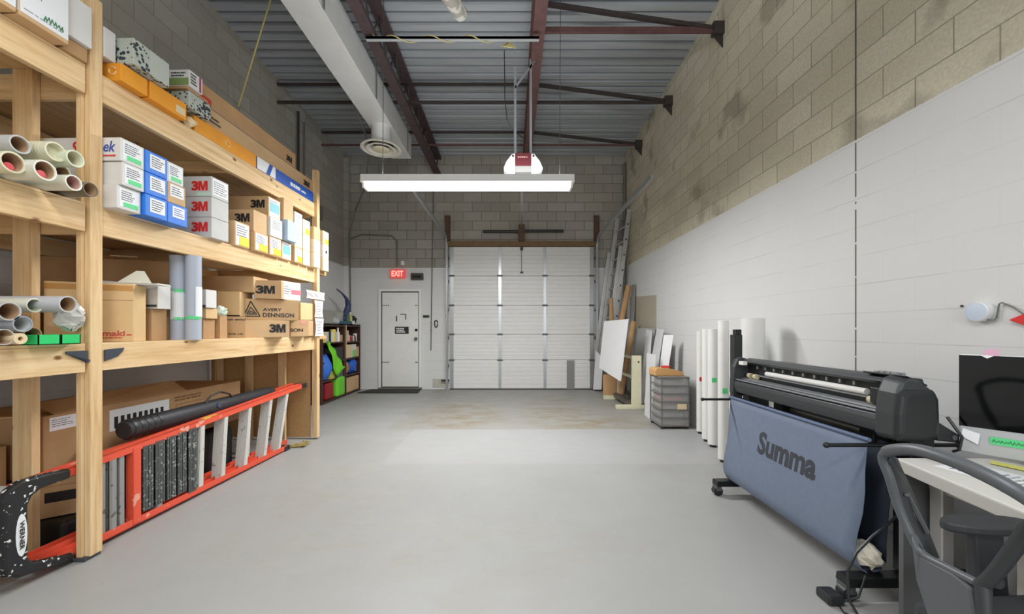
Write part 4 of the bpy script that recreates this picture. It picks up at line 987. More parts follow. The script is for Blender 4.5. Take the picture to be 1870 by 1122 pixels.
STEPL = splatter('step_clean', (214, 212, 206), (160, 158, 154), .5, .1, 30, .66)
LEAN = (0, 0, .02, .04, .07, .11, .16)
for i, y in enumerate((2.32, 2.62, 2.96, 3.18, 3.44, 3.70, 3.92)):
    m = MB(); z0 = .035; z1 = ltop(y + LEAN[i]) - .02; x = lx(y); lean = LEAN[i]
    def st(xa, xb, ya, yb): m.hexa([(xa, ya, z0), (xb, ya, z0), (xb, yb, z0), (xa, yb, z0), (xa, ya + lean, z1), (xb, ya + lean, z1), (xb, yb + lean, z1), (xa, yb + lean, z1)])
    st(x - .088, x - .002, y, y + .004)
    for k in range(6): st(x - .088 + k * .0158, x - .082 + k * .0158, y - .006, y + .001)
    st(x - .006, x - .001, y + .004, y + .032); st(x - .088, x - .083, y + .004, y + .032)
    m.build('step', STEPL if i > 1 else STEP, t)
for y in (3.3, 3.6, 3.86):        # rear braces, flat aluminium bars
    z1 = ltop(y); m = MB().hexa([(lx(y) - .11, y, .06), (lx(y) - .105, y, .06), (lx(y) - .105, y + .05, .06), (lx(y) - .11, y + .05, .06), (lx(y) - .11, y + .03, z1 - .03), (lx(y) - .105, y + .03, z1 - .03), (lx(y) - .105, y + .08, z1 - .03), (lx(y) - .11, y + .08, z1 - .03)])
    m.build('rear_brace', STEPL, t)
MB().box(lx(2.5) - .05, lx(2.5) + .004, 2.45, 2.50, .035, ltop(2.5) - .02).build('red_brace', FG, t, .003)
DARKC = splatter('dark_corrugated', (92, 95, 94), (170, 174, 168), .5, .3, 60, .60)
for k, y in enumerate((2.515, 2.60, 2.685, 2.77, 2.86)):
    m = MB(); z0 = .06 + (.03 if k < 4 else .0); z1 = ltop(y) - .03
    for j in range(4): m.box(lx(y) - .012, lx(y) + .004 - .002 * (j % 2), y + j * .019, y + j * .019 + .013, z0, z1)
    m.box(lx(y) - .014, lx(y) - .004, y, y + .078, z0, z1); m.build('ribbed_panel', DARKC, t)
for k in range(3):
    y = 2.265 + k * .055; MB().box(lx(y) - .03, lx(y) - .006, y, y + .03, .045, ltop(y) - .03).build('spreader_bar', STEP, t, .004)
CAP = splatter('cap_black', (34, 34, 36), (222, 222, 218), .45, 0, 52, .62)
xc = XF0 + .012
prof = [(2.10, .472), (2.10, .525), (1.97, .54), (1.89, .54), (1.84, .515), (1.82, .46), (1.82, .15), (1.835, .10), (1.88, .068), (1.97, .045), (2.12, .004), (2.12, .055), (2.0, .09), (1.935, .115), (1.915, .15), (1.915, .41), (1.93, .445), (1.97, .47)]
MB().prism([(p[0], p[1]) for p in prof], (xc - .035, 0, 0), (0, 1, 0), (0, 0, 1), (.045, 0, 0)).build('end_cap', CAP, t, .012)
MB().box(xc - .13, xc - .037, 1.60, 1.90, .10, .515).build('top_platform', mat('platform_grey', (164, 164, 160), .5), t, .01)
badge = MB(); cy, cz = 1.885, .275
badge.prism([(.022 * math.cos(a * .393), .105 * math.sin(a * .393)) for a in range(16)], (xc + .0105, cy, cz), (0, 1, 0), (0, 0, 1), (.002, 0, 0)); bd = badge.build('maker_badge', LAB, t)
f = FaceX((xc + .013, cy - .011, cz + .07), (0, 0, -1), (0, 1, 0), (1, 0, 0)); f.text('WERNER', .0, .14, .002, .020, BLK, bd, .02)
for z, ye in ((.0, 4.02), (ltop(4.34) - .05, 4.34)): MB().box(lx(ye) - .09, lx(ye) + .008, ye, ye + .09, z, z + .048).build('foot', BLKP, t, .004)
MB().box(lx(3) - .03, lx(3) + .0015, 3.0, 3.35, ltop(3.1) - .008, ltop(3.1) + .004).build('yellow_label', mat('warning_yellow', (232, 180, 78), .5), t)
m = MB(); r_ = random.Random(4)
for k in range(3):
    pts = [(-2.33 + r_.uniform(-.08, .08), 4.22 + r_.uniform(-.1, .12), .008 + r_.uniform(0, .02)) for _ in range(12)]; m.tube(pts, .006, 5)
o = m.build('cord_tangle', mat('cord_mixed', (150, 130, 70), .7)); tag(o, 'tangle of thin yellow cord on the floor at the foot of the far post', 'cord')

# ================================================================= DARK BOOKCASE by the left wall
t = thing('bookcase', 'dark brown open bookcase crammed with supplies in the far left corner', 'bookcase')
DB = grainy('dark_walnut', (70, 42, 34), .5, .12, 20)
bx0, bx1 = XL + .01, -3.2
for y0, y1 in ((6.46, 6.50), (7.32, 7.36), (7.385, 7.41), (8.06, 8.09)): MB().box(bx0, bx1, y0, y1, 0.0, 1.38 if y0 > 7 else 1.38).build('side_panel', DB, t, .002)
for z in (.04, .39, .71, 1.035, 1.355):
    MB().box(bx0, bx1, 7.41, 8.06, z - .02, z + .005).build('shelf', DB, t)
    if z != 1.035: MB().box(bx0, bx1, 6.50, 7.32, z - .02, z + .005).build('shelf', DB, t)
MB().box(bx0, bx1, 6.5, 7.32, 1.03, 1.05).build('shelf', DB, t)
MB().box(bx0, bx0 + .01, 6.46, 8.09, 0, 1.38).build('back_panel', DB, t)
MB().box(bx1, bx1 + .006, 7.37, 7.41, .72, 1.36).build('tan_trim', CARD, t)
def it(name, label, cat, y0, y1, z0, z1, c, depth=.2, group=None, bev=.004, shape='box', xo=-.01):
    mt = c if not isinstance(c, tuple) else mat(name + '_col', c, .55)
    x1 = bx1 + xo
    if shape == 'box': m = MB().box(x1 - depth, x1, y0, y1, z0, z1); o = m.build(name, mt, bev=bev)
    elif shape == 'cyl': r = (y1 - y0) / 2; o = MB().cyl((x1 - r, (y0 + y1) / 2, z0), (x1 - r, (y0 + y1) / 2, z1), r, n=16).build(name, mt, smooth=True)
    elif shape == 'jar':
        r = (y1 - y0) / 2; h = z1 - z0; o = MB().lathe((x1 - r, (y0 + y1) / 2, z0), [(0, 0), (r, 0), (r, h * .7), (r * .5, h * .82), (r * .5, h)], 16).build(name, mt, smooth=True)
        MB().cyl((x1 - r, (y0 + y1) / 2, z0 + h * .98), (x1 - r, (y0 + y1) / 2, z0 + h * 1.12), r * .55, n=14).build('cap', WHT, o)
    else:
        r = (y1 - y0) / 2; o = MB().ball((x1 - depth / 2, (y0 + y1) / 2, (z0 + z1) / 2), depth / 2, r, (z1 - z0) / 2, 16, 10).build(name, mt, smooth=True, jit=.02)
    return tag(o, label, cat, group)
SG = 'small supplies on the dark bookcase'
it('metal_box', 'grey metal box standing on the bookcase nearest the wooden shelf', 'box', 6.62, 6.98, 1.386, 1.62, (148, 146, 138), .28)
it('metal_box', 'narrow grey metal box standing behind the first on the bookcase', 'box', 7.02, 7.3, 1.386, 1.60, (162, 160, 150), .25)
it('clear_bag', 'clear plastic bag in front of the grey boxes on the bookcase', 'bag', 6.86, 7.1, 1.386, 1.50, (190, 194, 198), .12, shape='ball', xo=.03)
it('teal_tray', 'teal plastic tray on top of the bookcase', 'tray', 7.12, 7.62, 1.386, 1.44, (34, 92, 106), .2, xo=.02)
m = MB().tube([(-3.22, 7.05, 2.02), (-3.20, 7.22, 1.96), (-3.20, 7.4, 1.88), (-3.2, 7.5, 1.76), (-3.22, 7.48, 1.64), (-3.24, 7.36, 1.52)], [.012, .016, .03, .055, .06, .03], 10)  # blue tool with a hose, built as a curved tapering tube
m.ball((-3.24, 7.34, 1.50), .09, .09, .06); o = m.build('curved_tool', mat('navy', (48, 62, 96), .45), smooth=True); tag(o, 'navy blue tool with curved hose on top of the bookcase', 'lamp')
MB().cyl((-3.24, 7.34, 1.442), (-3.24, 7.34, 1.5), .05, n=16).build('base', BLKP, o)
it('green_bottle', 'small green bottle on the bookcase top between blue tool and black tools', 'bottle', 7.55, 7.63, 1.442, 1.60, (86, 122, 70), shape='jar')
it('yellow_bottle', 'pale yellow bottle on top of the bookcase', 'bottle', 7.66, 7.74, 1.386, 1.60, (190, 184, 120), shape='jar')
it('power_tool', 'black lumpy power tool at the far end of the bookcase top', 'tool', 7.78, 8.02, 1.386, 1.55, (30, 32, 38), .18, shape='ball')
it('white_cup', 'small white cup in front of the black power tool', 'cup', 7.70, 7.77, 1.386, 1.45, (210, 212, 214), shape='cyl', xo=.03)
r_ = random.Random(11)
def row(y0, y1, z0, hmin, hmax, cols_, words, n):
    y = y0; k = 0
    while y < y1 - .05 and k < n:
        w_ = min(r_.uniform(.07, .13), y1 - y); h = r_.uniform(hmin, hmax); c, nm, shp = cols_[k % len(cols_)]
        it(nm, words[k], nm.replace('_', ' ').split()[-1], y + .003, y + w_ - .003, z0, z0 + h, c, .14, SG, shape=shp, xo=-.012 - .01 * (k % 2)); y += w_; k += 1
row(6.52, 7.31, 1.052, .12, .26, [((232, 214, 70), 'yellow_bottle', 'jar'), ((214, 206, 190), 'cream_box', 'box'), ((40, 42, 44), 'black_roll', 'cyl'), ((226, 226, 224), 'white_box', 'box'), ((228, 210, 90), 'yellow_tape', 'cyl'), ((196, 190, 186), 'grey_jar', 'jar'), ((232, 230, 226), 'white_bottle', 'jar'), ((198, 160, 120), 'tan_box', 'box')],
    ['bright yellow bottle, first on the upper shelf of the near bookcase bay', 'cream box beside the bright yellow bottle', 'black tape roll third along the upper bookcase shelf', 'white box after the black tape roll', 'pale yellow tape roll in the middle of the upper shelf', 'grey jar after the pale yellow tape', 'white bottle near the end of the upper near bay shelf', 'tan box last on the upper near bay shelf', 'extra small box at the divider'], 8)
row(7.42, 8.05, 1.042, .10, .22, [((206, 190, 170), 'beige_box', 'box'), ((226, 222, 216), 'white_jar', 'jar'), ((176, 60, 60), 'red_box', 'box'), ((222, 214, 206), 'white_box', 'box'), ((60, 54, 54), 'dark_jar', 'jar'), ((228, 224, 220), 'white_tin', 'cyl')],
    ['beige box first on the top shelf of the far bookcase bay', 'white jar beside the beige box, far bay', 'small red box in the far bay top shelf', 'white box right of the small red box, far bay', 'dark jar near the end of the far bay top shelf', 'white tin last on the far bay top shelf'], 6)
it('cream_box', 'cream box on the second shelf of the far bay', 'box', 7.45, 7.72, .72, .98, CARDP, .2)
it('green_box', 'mint green box on the second shelf of the far bay', 'box', 7.74, 7.88, .72, .86, (134, 214, 128), .18)
it('white_box', 'white box on the mint green box, far bay second shelf', 'box', 7.74, 7.9, .862, .98, (224, 222, 214), .18)
it('tan_box', 'tan box at the right end of the far bay second shelf', 'box', 7.92, 8.04, .72, .92, CARD, .18)
it('brown_bag', 'brown paper bag on the third shelf of the far bay', 'bag', 7.44, 7.66, .397, .66, (168, 120, 84), .2, shape='ball')
it('blue_bag', 'blue and white plastic bag on the third shelf of far bay', 'bag', 7.68, 7.98, .397, .68, (40, 100, 200), .24, shape='ball', xo=.02)
it('tan_carton', 'tan carton on the bottom shelf of the far bay', 'box', 7.46, 8.03, .047, .33, CARD, .24)
it('dark_bin', 'dark bin on the second shelf of the near bay', 'bin', 6.9, 7.28, .72, .95, (40, 44, 46), .2)
it('grey_bin', 'grey bin with white label, near bay third shelf', 'bin', 7.0, 7.28, .397, .60, (92, 94, 100), .22)
it('yellow_pack', 'yellow pack on the near bay third shelf', 'pack', 6.78, 6.96, .397, .55, (196, 190, 90), .2)
it('blue_bag', 'blue plastic bag at the near end of the bookcase beside far post', 'bag', 6.52, 6.76, .40, .85, (52, 116, 214), .26, shape='ball', xo=.06)
t2 = it('fuel_can', 'dark red rounded can on the bottom shelf of the near bay', 'can', 6.64, 6.92, .047, .34, (150, 30, 38), .22, bev=.03)
MB().cyl((-3.3, 6.78, .34), (-3.3, 6.78, .375), .03, n=12).build('cap', BLKP, t2)
it('lime_bag', 'lime green bag standing on the bottom shelf of the near bay', 'bag', 6.98, 7.30, .045, .40, (112, 208, 50), .22, bev=.04, xo=.03)
# hanging lime garment
m = MB(); y0, y1 = 6.52, 7.15; n = 10
vs = []; fs = []
for i in range(n + 1):
    a = i / n
    zt_ = 1.09 - .5 * a ** 1.4; zb_ = 1.06 - .62 * min(1, a * 1.9) ** 1.0 * (1 if a < .75 else 1 - (a - .75) * .9)
    if i == 0: zb_ = zt_ - .05
    for j in range(6):
        z = zt_ + (zb_ - zt_) * j / 5
        vs.append((bx1 + .05 + .02 * math.sin(i * 1.7 + j * .8) + .03 * math.sin(j * .6), y0 + (y1 - y0) * a + .02 * j / 5, z))
for i in range(n):
    for j in range(5): fs.append((i * 6 + j, i * 6 + j + 1, i * 6 + j + 7, i * 6 + j + 6))
m.add(vs, fs); o = m.build('hi_vis_cloth', mat('lime', (122, 222, 44), .6), smooth=True); sm = o.modifiers.new('s', 'SOLIDIFY'); sm.thickness = .012
tag(o, 'lime green cloth draped off the front of the bookcase', 'cloth')
# ================================================================= RIGHT: vinyl cutter
t = thing('vinyl_cutter', 'wide black vinyl cutter on a stand with a blue-grey cloth media basket', 'plotter')
CB = grainy('cutter_charcoal', (52, 56, 58), .42, .04, 10); CBD = mat('cutter_dark', (30, 33, 35), .45); CS = mat('cutter_silver', (160, 164, 166), .35, .6)
CY0, CY1 = 1.80, 3.0
def profY(pts, y0, y1, nm, mt, bev=0, smooth=False):
    return MB().prism(pts, (0, y0, 0), (1, 0, 0), (0, 0, 1), (0, y1 - y0, 0)).build(nm, mt, t, bev, smooth)
profY([(1.735, .835), (1.745, .80), (1.80, .785), (1.93, .785), (1.93, .86), (1.775, .885), (1.74, .885), (1.733, .86)], CY0, CY1, 'lower_cover', CB, .004)
profY([(1.80, 1.035), (1.815, 1.052), (1.86, 1.062), (1.93, 1.055), (1.95, 1.0), (1.95, .86), (1.93, .86), (1.925, 1.02), (1.82, 1.02)], CY0, CY1, 'top_cover', CB, .004)
profY([(1.748, .893), (1.775, .889), (1.775, .897), (1.75, .902)], CY0, CY1, 'front_silver_strip', CS)
profY([(1.79, .896), (1.83, .90), (1.83, .912), (1.79, .906)], CY0, CY1, 'platen', CS)
profY([(1.85, .90), (1.92, .90), (1.92, 1.02), (1.85, 1.02)], CY0, CY1, 'inner_beam', CBD)
MB().cyl((1.835, 1.98, .965), (1.835, 1.98 + .78, .965), .017, n=14).build('white_roller', WHT, t, smooth=True)
m = MB().box(1.835, 1.848, CY0, CY1, .935, .945); m.build('guide_rail', CS, t)
for y in (1.86, 1.93, 2.86, 2.93): MB().cyl((1.83, y, .93), (1.83, y + .03, .93), .02, n=12).build('pinch_roller', mat('roller_beige', (196, 182, 150), .5), t, smooth=True)
MB().box(1.80, 1.85, 1.84, 1.93, .92, 1.0).build('cutting_head', CBD, t, .005)
m = MB()
for i in range(10): m.box(1.832, 1.838, 2.05 + i * .09, 2.062 + i * .09, .99, 1.01)
m.build('rail_marks', CS, t)
# near end cap
cap = [(1.726, .80), (1.74, .775), (1.86, .77), (1.93, .79), (1.935, .86), (1.93, .98), (1.91, 1.02), (1.85, 1.06), (1.80, 1.075), (1.765, 1.06), (1.74, 1.0), (1.728, .90)]
def captaper(y0, y1, k, nm, mt, pts=cap):
    cx, cz = 1.83, .91; m = MB()
    a = [(p[0], y1, p[1]) for p in pts]; b = [(cx + (p[0] - cx) * k, y0, cz + (p[1] - cz) * k) for p in pts]; n = len(pts)
    m.add(b + a, [tuple(range(n)), tuple(range(n, 2 * n))[::-1]] + [(i, (i + 1) % n, n + (i + 1) % n, n + i) for i in range(n)])
    return m.build(nm, mt, t, .012)
captaper(1.735, 1.83, .94, 'end_cap', CB)
captaper(1.715, 1.74, .80, 'end_panel', CBD, [(p[0] + .0, min(p[1], 1.02)) for p in cap])
MB().hexa([(1.79, 1.74, 1.072), (1.93, 1.78, 1.02), (1.94, 1.98, 1.055), (1.81, 1.98, 1.066), (1.79, 1.74, 1.078), (1.93, 1.78, 1.03), (1.94, 1.98, 1.063), (1.81, 1.98, 1.074)]).build('control_panel', CBD, t, .003)
m = MB()
for i in range(4):
    for j in range(2): m.box(1.84 + j * .03, 1.86 + j * .03, 1.84 + i * .03, 1.86 + i * .03, 1.066, 1.078)
m.build('buttons', CS, t)
# far end cap
MB().prism([(p[0] - .002, p[1] - .006) for p in cap[:]], (0, 3.0, 0), (1, 0, 0), (0, 0, 1), (0, .045, 0)).build('far_end_cap', CB, t, .008)
MB().box(1.765, 1.80, 2.93, 2.985, 1.012, 1.04).build('white_catch', WHT, t, .003)
# stand
for y in (1.83, 2.98):
    MB().box(1.86, 1.97, y - .045, y + .045, .12, .79).build('column', BLKM, t, .006)
    MB().hexa([(1.575, y - .04, .075), (2.20, y - .04, .075), (2.20, y + .04, .075), (1.575, y + .04, .075), (1.575, y - .035, .115), (2.20, y - .035, .125), (2.20, y + .035, .125), (1.575, y + .035, .115)]).build('foot_bar', BLKM, t, .006)
    for x in (1.595, 2.17):
        ct = MB().cyl((x, y - .022, .034), (x, y + .022, .034), .034, n=16).build('caster', BLKP, t, smooth=True)
        MB().box(x - .02, x + .02, y - .03, y + .03, .04, .08).build('caster_fork', GRYP, ct)
MB().box(1.89, 1.95, 1.86, 2.95, .60, .70).build('cross_brace', BLKM, t, .004)
for y in (2.60, 2.95, 1.95): MB().box(1.80, 1.90, y - .04, y + .04, .72, .79).build('mounting_block', BLKM, t, .003)
for y in (1.83, 3.02):
    for z, xs in ((.735, 1.50), ) if y > 2 else ((.735, 1.50), (.77, 1.86)):
        m = MB().cyl((xs, y, z), (2.13, y, z), .0095, n=10); m.ball((xs, y, z), .014); m.ball((2.13, y, z), .014); m.build('basket_arm', BLKM, t, smooth=True)
MB().cyl((1.90, 2.02, .742), (1.90, 2.66, .742), .046, n=22).build('media_roll', mat('silver_media', (150, 152, 150), .3, .5), t, smooth=True)
# cloth basket
CL = grainy('blue_grey_cloth', (108, 120, 140), .8, .05, 24, bmp=.05); CLI = grainy('navy_lining', (38, 46, 60), .85, .06, 24)
def cloth(path, y0, y1, nm, mt, th):
    n = len(path); m = MB(); K = 14; vs = []; fs = []
    for k in range(K + 1):
        y = y0 + (y1 - y0) * k / K
        for i, (x, z) in enumerate(path):
            w_ = math.sin(math.pi * i / (n - 1))
            vs.append((x + .0018 * math.sin(k * 1.9 + i * .5) * w_, y + (.012 * math.sin(i * 1.4) * w_ if k in (0, K) else 0), z))
    for k in range(K):
        for i in range(n - 1): fs.append((k * n + i, k * n + i + 1, (k + 1) * n + i + 1, (k + 1) * n + i))
    m.add(vs, fs); o = m.build(nm, mt, t, smooth=True); s_ = o.modifiers.new('s', 'SOLIDIFY'); s_.thickness = th; s_.offset = 0; return o
fy0, fy1 = 1.845, 3.0
cloth([(1.715, .757), (1.71, .70), (1.70, .60), (1.69, .50), (1.68, .40), (1.67, .30), (1.66, .21), (1.662, .165), (1.68, .13), (1.72, .112), (1.775, .122), (1.80, .165)], fy0, fy1, 'cloth_front', CL, .004)
cloth([(1.80, .165), (1.808, .25), (1.815, .40), (1.82, .55), (1.82, .74)], fy0, fy1, 'cloth_back', CLI, .004)
MB().cyl((1.712, fy0 - .01, .757), (1.712, fy1 + .01, .757), .010, n=10).build('top_hem', mat('hem_blue', (92, 106, 134), .7), t, smooth=True)
f = FaceX((1.7095, 2.625, .0), (0, -1, 0), (0, 0, 1), (-1, 0, 0))
# lettering follows the slope of the panel
nv = Vector((-.995, 0, .1)).normalized(); tv = Vector((.1, 0, .995)).normalized()
f = FaceX((1.6845, 2.63, .44), (0, -1, 0), tv, nv)
f.text('Summa', 0, .50, .0, .155, mat('print_charcoal', (58, 60, 66), .8), t, .034, .1, e=.0035)
m = MB()
m.ball((1.732, 1.895, .185), .058, .09, .055, 14, 9); o = m.build('crumpled_paper', mat('waste_cream', (228, 222, 204), .7), jit=.011); tag(o, 'crumpled cream paper waste in the bottom of the cloth basket', 'paper')
# power cords
MB().tube([(1.84, 1.79, .46), (1.76, 1.79, .38), (1.68, 1.785, .325), (1.60, 1.78, .25), (1.55, 1.77, .17), (1.535, 1.75, .06), (1.55, 1.72, .008), (1.60, 1.68, .007), (1.68, 1.64, .007), (1.78, 1.60, .007)], .006, 6).build('power_cord', BLKP, t, smooth=True)
MB().tube([(1.66, 1.80, .13), (1.60, 1.77, .05), (1.52, 1.79, .008), (1.50, 1.73, .007), (1.56, 1.66, .007), (1.66, 1.58, .007), (1.78, 1.56, .007), (1.84, 1.62, .007)], .005, 6).build('power_cord', BLKP, t, smooth=True)
o = MB().box(1.47, 1.545, 1.775, 1.86, .0, .045).build('power_adapter', BLKP, bev=.01); o.location = (0, 0, 0); tag(o, 'small black power adapter on the floor beside the near cutter foot', 'adapter')
o = MB().tube([(1.93, 1.70, .90), (1.95, 1.66, .82), (1.96, 1.68, .76), (1.98, 1.72, .74)], .006, 6).build('cable', BLKP, smooth=True); tag(o, 'short black cable hanging behind the cutter end cap', 'cable')
t = thing('cable_box', 'small black device hung on the rods behind the cutter end cap', 'device')
MB().hexa([(1.955, 1.76, .775), (2.06, 1.76, .765), (2.06, 1.84, .765), (1.955, 1.84, .775), (1.955, 1.76, .865), (2.06, 1.76, .80), (2.06, 1.84, .80), (1.955, 1.84, .865)]).build('case', BLKP, t, .006)
MB().cyl((2.03, 1.755, .79), (2.03, 1.76, .79), .012, n=12).build('lens', GRYP, t)

# ---- white media rolls standing by the wall
WR = grainy('white_roll', (228, 227, 223), .5, .02, 10)
def vroll(px, rp, ybot, ztop, label, lean=0, y=None, band=None):
    y = y or 700 * 1.29 / (ybot - 601); x = PX(px, y); r = rp * y / FPX
    t = thing('media_roll', label, 'roll', 'white rolls standing against the right wall')
    MB().pipe((x, y, .03), (x + lean, y, ztop), r, r * .55, 22).build('roll_body', WR, t, smooth=True)
    MB().pipe((x, y, .0), (x, y, .035), r * .62, r * .5, 18).build('core', BLKP, t, smooth=True)
    if band:
        z, c = band; MB().tube([(x - r * .8, y - r * .66, z - .02), (x - r * .5, y - r * .9, z - .02), (x, y - r * 1.03, z - .02)], .004, 4); f = FaceX((x - r * .75, y - r * 1.02, z), (1, 0, 0), (0, 0, 1), (0, -1, 0))
        f.patch(0, r * 1.0, -.03, .02, c, 'tape', t, .003)
    return t
vroll(1279, 6.5, 792, 1.262, 'thinnest white roll, farthest of the standing rolls, beside the drawer tower', band=(.68, RED))
vroll(1291, 8.5, 806, 1.29, 'white roll second from the drawer tower, dark cap on its top edge')
vroll(1302, 9, 816, 1.29, 'white roll third from the drawer tower with green tag', band=(.74, GRN))
vroll(1321, 9, 832, 1.37, 'tall slim white roll before the cutter with green tape', y=3.72, band=(.70, GRN))
vroll(1338, 7, 832, 1.2, 'shorter white roll tucked behind the cutter far end', y=3.95)
vroll(1375, 19, 0, 1.385, 'thickest white roll rising behind the cutter top', y=3.45)
t = thing('black_rack', 'black slim upright bracket sticking up behind the cutter far end', 'bracket')
MB().box(PX(1340, 3.3), PX(1356, 3.3), 3.3, 3.36, 0, 1.24).build('upright', BLKP, t, .004); MB().box(PX(1344, 3.3), PX(1355, 3.3), 3.305, 3.35, 1.24, 1.285).build('top_piece', BLKM, t, .003)
# ---- plastic drawers
t = thing('drawer_tower', 'grey plastic tower of six smoky see-through drawers by the white rolls', 'drawer unit')
DG_ = mat('drawer_frame', (122, 121, 118), .5); DP = mat('smoky_plastic', (188, 188, 186), .35, alpha=.38)
dx0, dx1, dy0, dy1 = PX(1207, 4.92), PX(1259, 4.92), 4.92, 5.32; DZ = .665
for x in (dx0, dx1 - .018):
    for y in (dy0, dy1 - .018): MB().box(x, x + .018, y, y + .018, .03, DZ).build('corner_post', DG_, t, .002)
for i in range(7):
    z = .04 + i * (DZ - .05) / 6; MB().box(dx0, dx1, dy0, dy1, z - .006, z + .006).build('tier', DG_, t, .002)
MB().box(dx0 - .004, dx1 + .004, dy0 - .004, dy1 + .004, DZ - .006, DZ + .008).build('top_board', DG_, t, .003)
conts = [(176, 168, 160), (150, 160, 170), (222, 120, 112), (196, 188, 150), (160, 166, 176), (168, 146, 132)][::-1]
for i in range(6):
    z0 = .05 + i * (DZ - .05) / 6; z1 = z0 + .085
    dr = MB().box(dx0 + .02, dx1 - .02, dy0 + .003, dy0 + .009, z0, z1).box(dx0 + .02, dx0 + .026, dy0 + .009, dy1 - .02, z0, z1).box(dx1 - .026, dx1 - .02, dy0 + .009, dy1 - .02, z0, z1).box(dx0 + .026, dx1 - .026, dy0 + .009, dy1 - .02, z0, z0 + .004).build('drawer', DP, t)
    MB().box(dx0 + .04, dx1 - .045 - .03 * (i % 2), dy0 + .02, dy1 - .06, z0 + .006, z0 + .05).build('contents', mat('contents_%d' % i, conts[i], .7), dr, jit=.004)
for x in (dx0 + .01, dx1 - .03):
    for y in (dy0 + .02, dy1 - .04): MB().cyl((x + .01, y, 0.0), (x + .01, y, .036), .018, n=10).build('foot', BLKP, t)
f = Face((dx0, dy0, 0), (1, 0), (0, -1), dx1 - dx0, 0); f.patch(.21, .33, .255, .325, CARDP, 'paper_label', t, .003)
t = thing('cardboard_tray', 'shallow orange-tan cardboard tray on top of the drawer tower', 'tray')
a0, a1 = PX(1199, 4.98), PX(1251, 4.98)
m = MB().prism([(0, 0), (a1 - a0, 0), (a1 - a0, .05), ((a1 - a0) * .55, .09), (.03, .10), (0, .07)], (a0, 5.02, DZ + .01), (1, 0, 0), (0, 0, 1), (0, .24, 0)); m.build('tray_body', mat('tray_tan', (202, 156, 102), .8), t, .004)
t = thing('tape_roll', 'red roll of tape lying on the orange-tan tray', 'tape')
MB().pipe((PX(1217, 5.1), 5.12, DZ + .112), (PX(1217, 5.1), 5.12, DZ + .130), .06, .035, 22).build('tape', RED, t, smooth=True)
# ---- cream stand
t = thing('steel_stand', 'cream painted steel plotter stand in front of the leaning boards', 'stand')
CP = grainy('cream_paint', (216, 212, 182), .5, .04, 14)
for (y, xa, xb, pa, pb, fr) in ((6.14, PX(1126, 6.14), PX(1178, 6.14), PX(1155, 6.14), PX(1172, 6.14), 'near'), (7.0, PX(1103, 7.0), PX(1147, 7.0), PX(1129, 7.0), PX(1138, 7.0), 'far')):
    MB().box(xa, xb, y, y + .09, 0, .065).build('foot', CP, t, .006)
    MB().box(pa, pb, y + .01, y + .08, .065, PZ(650 if fr == 'near' else 645, y)).build('upright', CP, t, .006)
for z, xx in ((.82, 1.97), (.50, 1.97)): MB().box(xx - .02, xx + .02, 6.2, 7.02, z - .02, z + .02).build('crossbar', CP, t)
MB().box(1.86, 1.98, 6.22, 7.02, .05, .12).build('base_crossbar', mat('dark_crossbar', (84, 80, 72), .5), t)
MB().cyl((2.03, 6.145, .76), (2.03, 6.15, .76), .014, n=10).build('bolt', BLKM, t)
# ---- boards
SB = grainy('foam_board', (224, 224, 226), .45, .02, 6); SBG = grainy('grey_sheet', (178, 180, 178), .5, .03, 6); TANB = grainy('tan_board', (178, 170, 152), .6, .05, 8)
def P3(px, py, Y): return (PX(px, Y), Y, PZ(py, Y))
def board(pts, th, mt, label, nm='foam_board', group='sheets and boards leaning in the right corner'):
    o = MB().slab(pts, th).build(nm, mt); return tag(o, label, 'board', group)
board([P3(1094, 672, 6.75), P3(1133, 697, 6.05), P3(1147, 583, 6.05), P3(1103, 587, 6.75)], .012, SB, 'large white board propped high and tilted on the cream stand', group=None) and None
board([P3(1149, 715, 7.3), P3(1184, 726, 6.4), P3(1196, 600, 6.4), P3(1157, 600, 7.3)], .008, SBG, 'grey-white sheet leaning behind the cream stand')
board([P3(1176, 735, 6.15), P3(1190, 748, 5.75), P3(1211, 602, 5.75), P3(1199, 600, 6.15)], .008, SB, 'white sheet whose corner rises highest beside the drawer tower')
board([P3(1177, 758, 5.75), P3(1190, 769, 5.38), P3(1197, 648, 5.38), P3(1181, 645, 5.75)], .006, SB, 'narrow white strip reaching lowest on the floor before the drawer tower')
board([P3(1192, 768, 5.45), P3(1205, 768, 5.35), P3(1230, 612, 5.35), P3(1212, 612, 5.45)], .006, SB, 'white sheet right behind the drawer tower, leaning on wall')
board([P3(1184, 757, 5.95), P3(1194, 765, 5.62), P3(1222, 622, 5.62), P3(1206, 618, 5.95)], .006, SB, 'second white sheet fanned between the tall sheet and the drawer tower')
board([P3(1168, 735, 6.5), P3(1182, 742, 6.15), P3(1190, 604, 6.15), P3(1180, 602, 6.5)], .006, SB, 'white sheet at the left of the fan, next to the cream stand upright')
board([P3(1203, 764, 5.5), P3(1207, 764, 5.45), P3(1225, 640, 5.45), P3(1219, 640, 5.5)], .004, mat('dark_edge', (130, 134, 138), .6), 'thin dark edged sheet standing behind the drawer tower')
board([(XR - .012, 7.85, 0.0), (XR - .012, 6.42, 0.0), (XR - .004, 6.42, PZ(539, 6.42)), (XR - .004, 7.85, PZ(543, 7.85))], .006, TANB, 'large tan-grey panel flat against the right wall behind everything', nm='wall_panel')
board([P3(1146, 700, 7.6), P3(1152, 702, 7.45), P3(1160, 520, 7.45), P3(1154, 520, 7.6)], .01, mat('grey_edge_board', (150, 150, 148), .6), 'narrow grey board edge on between wall and brown tubes')
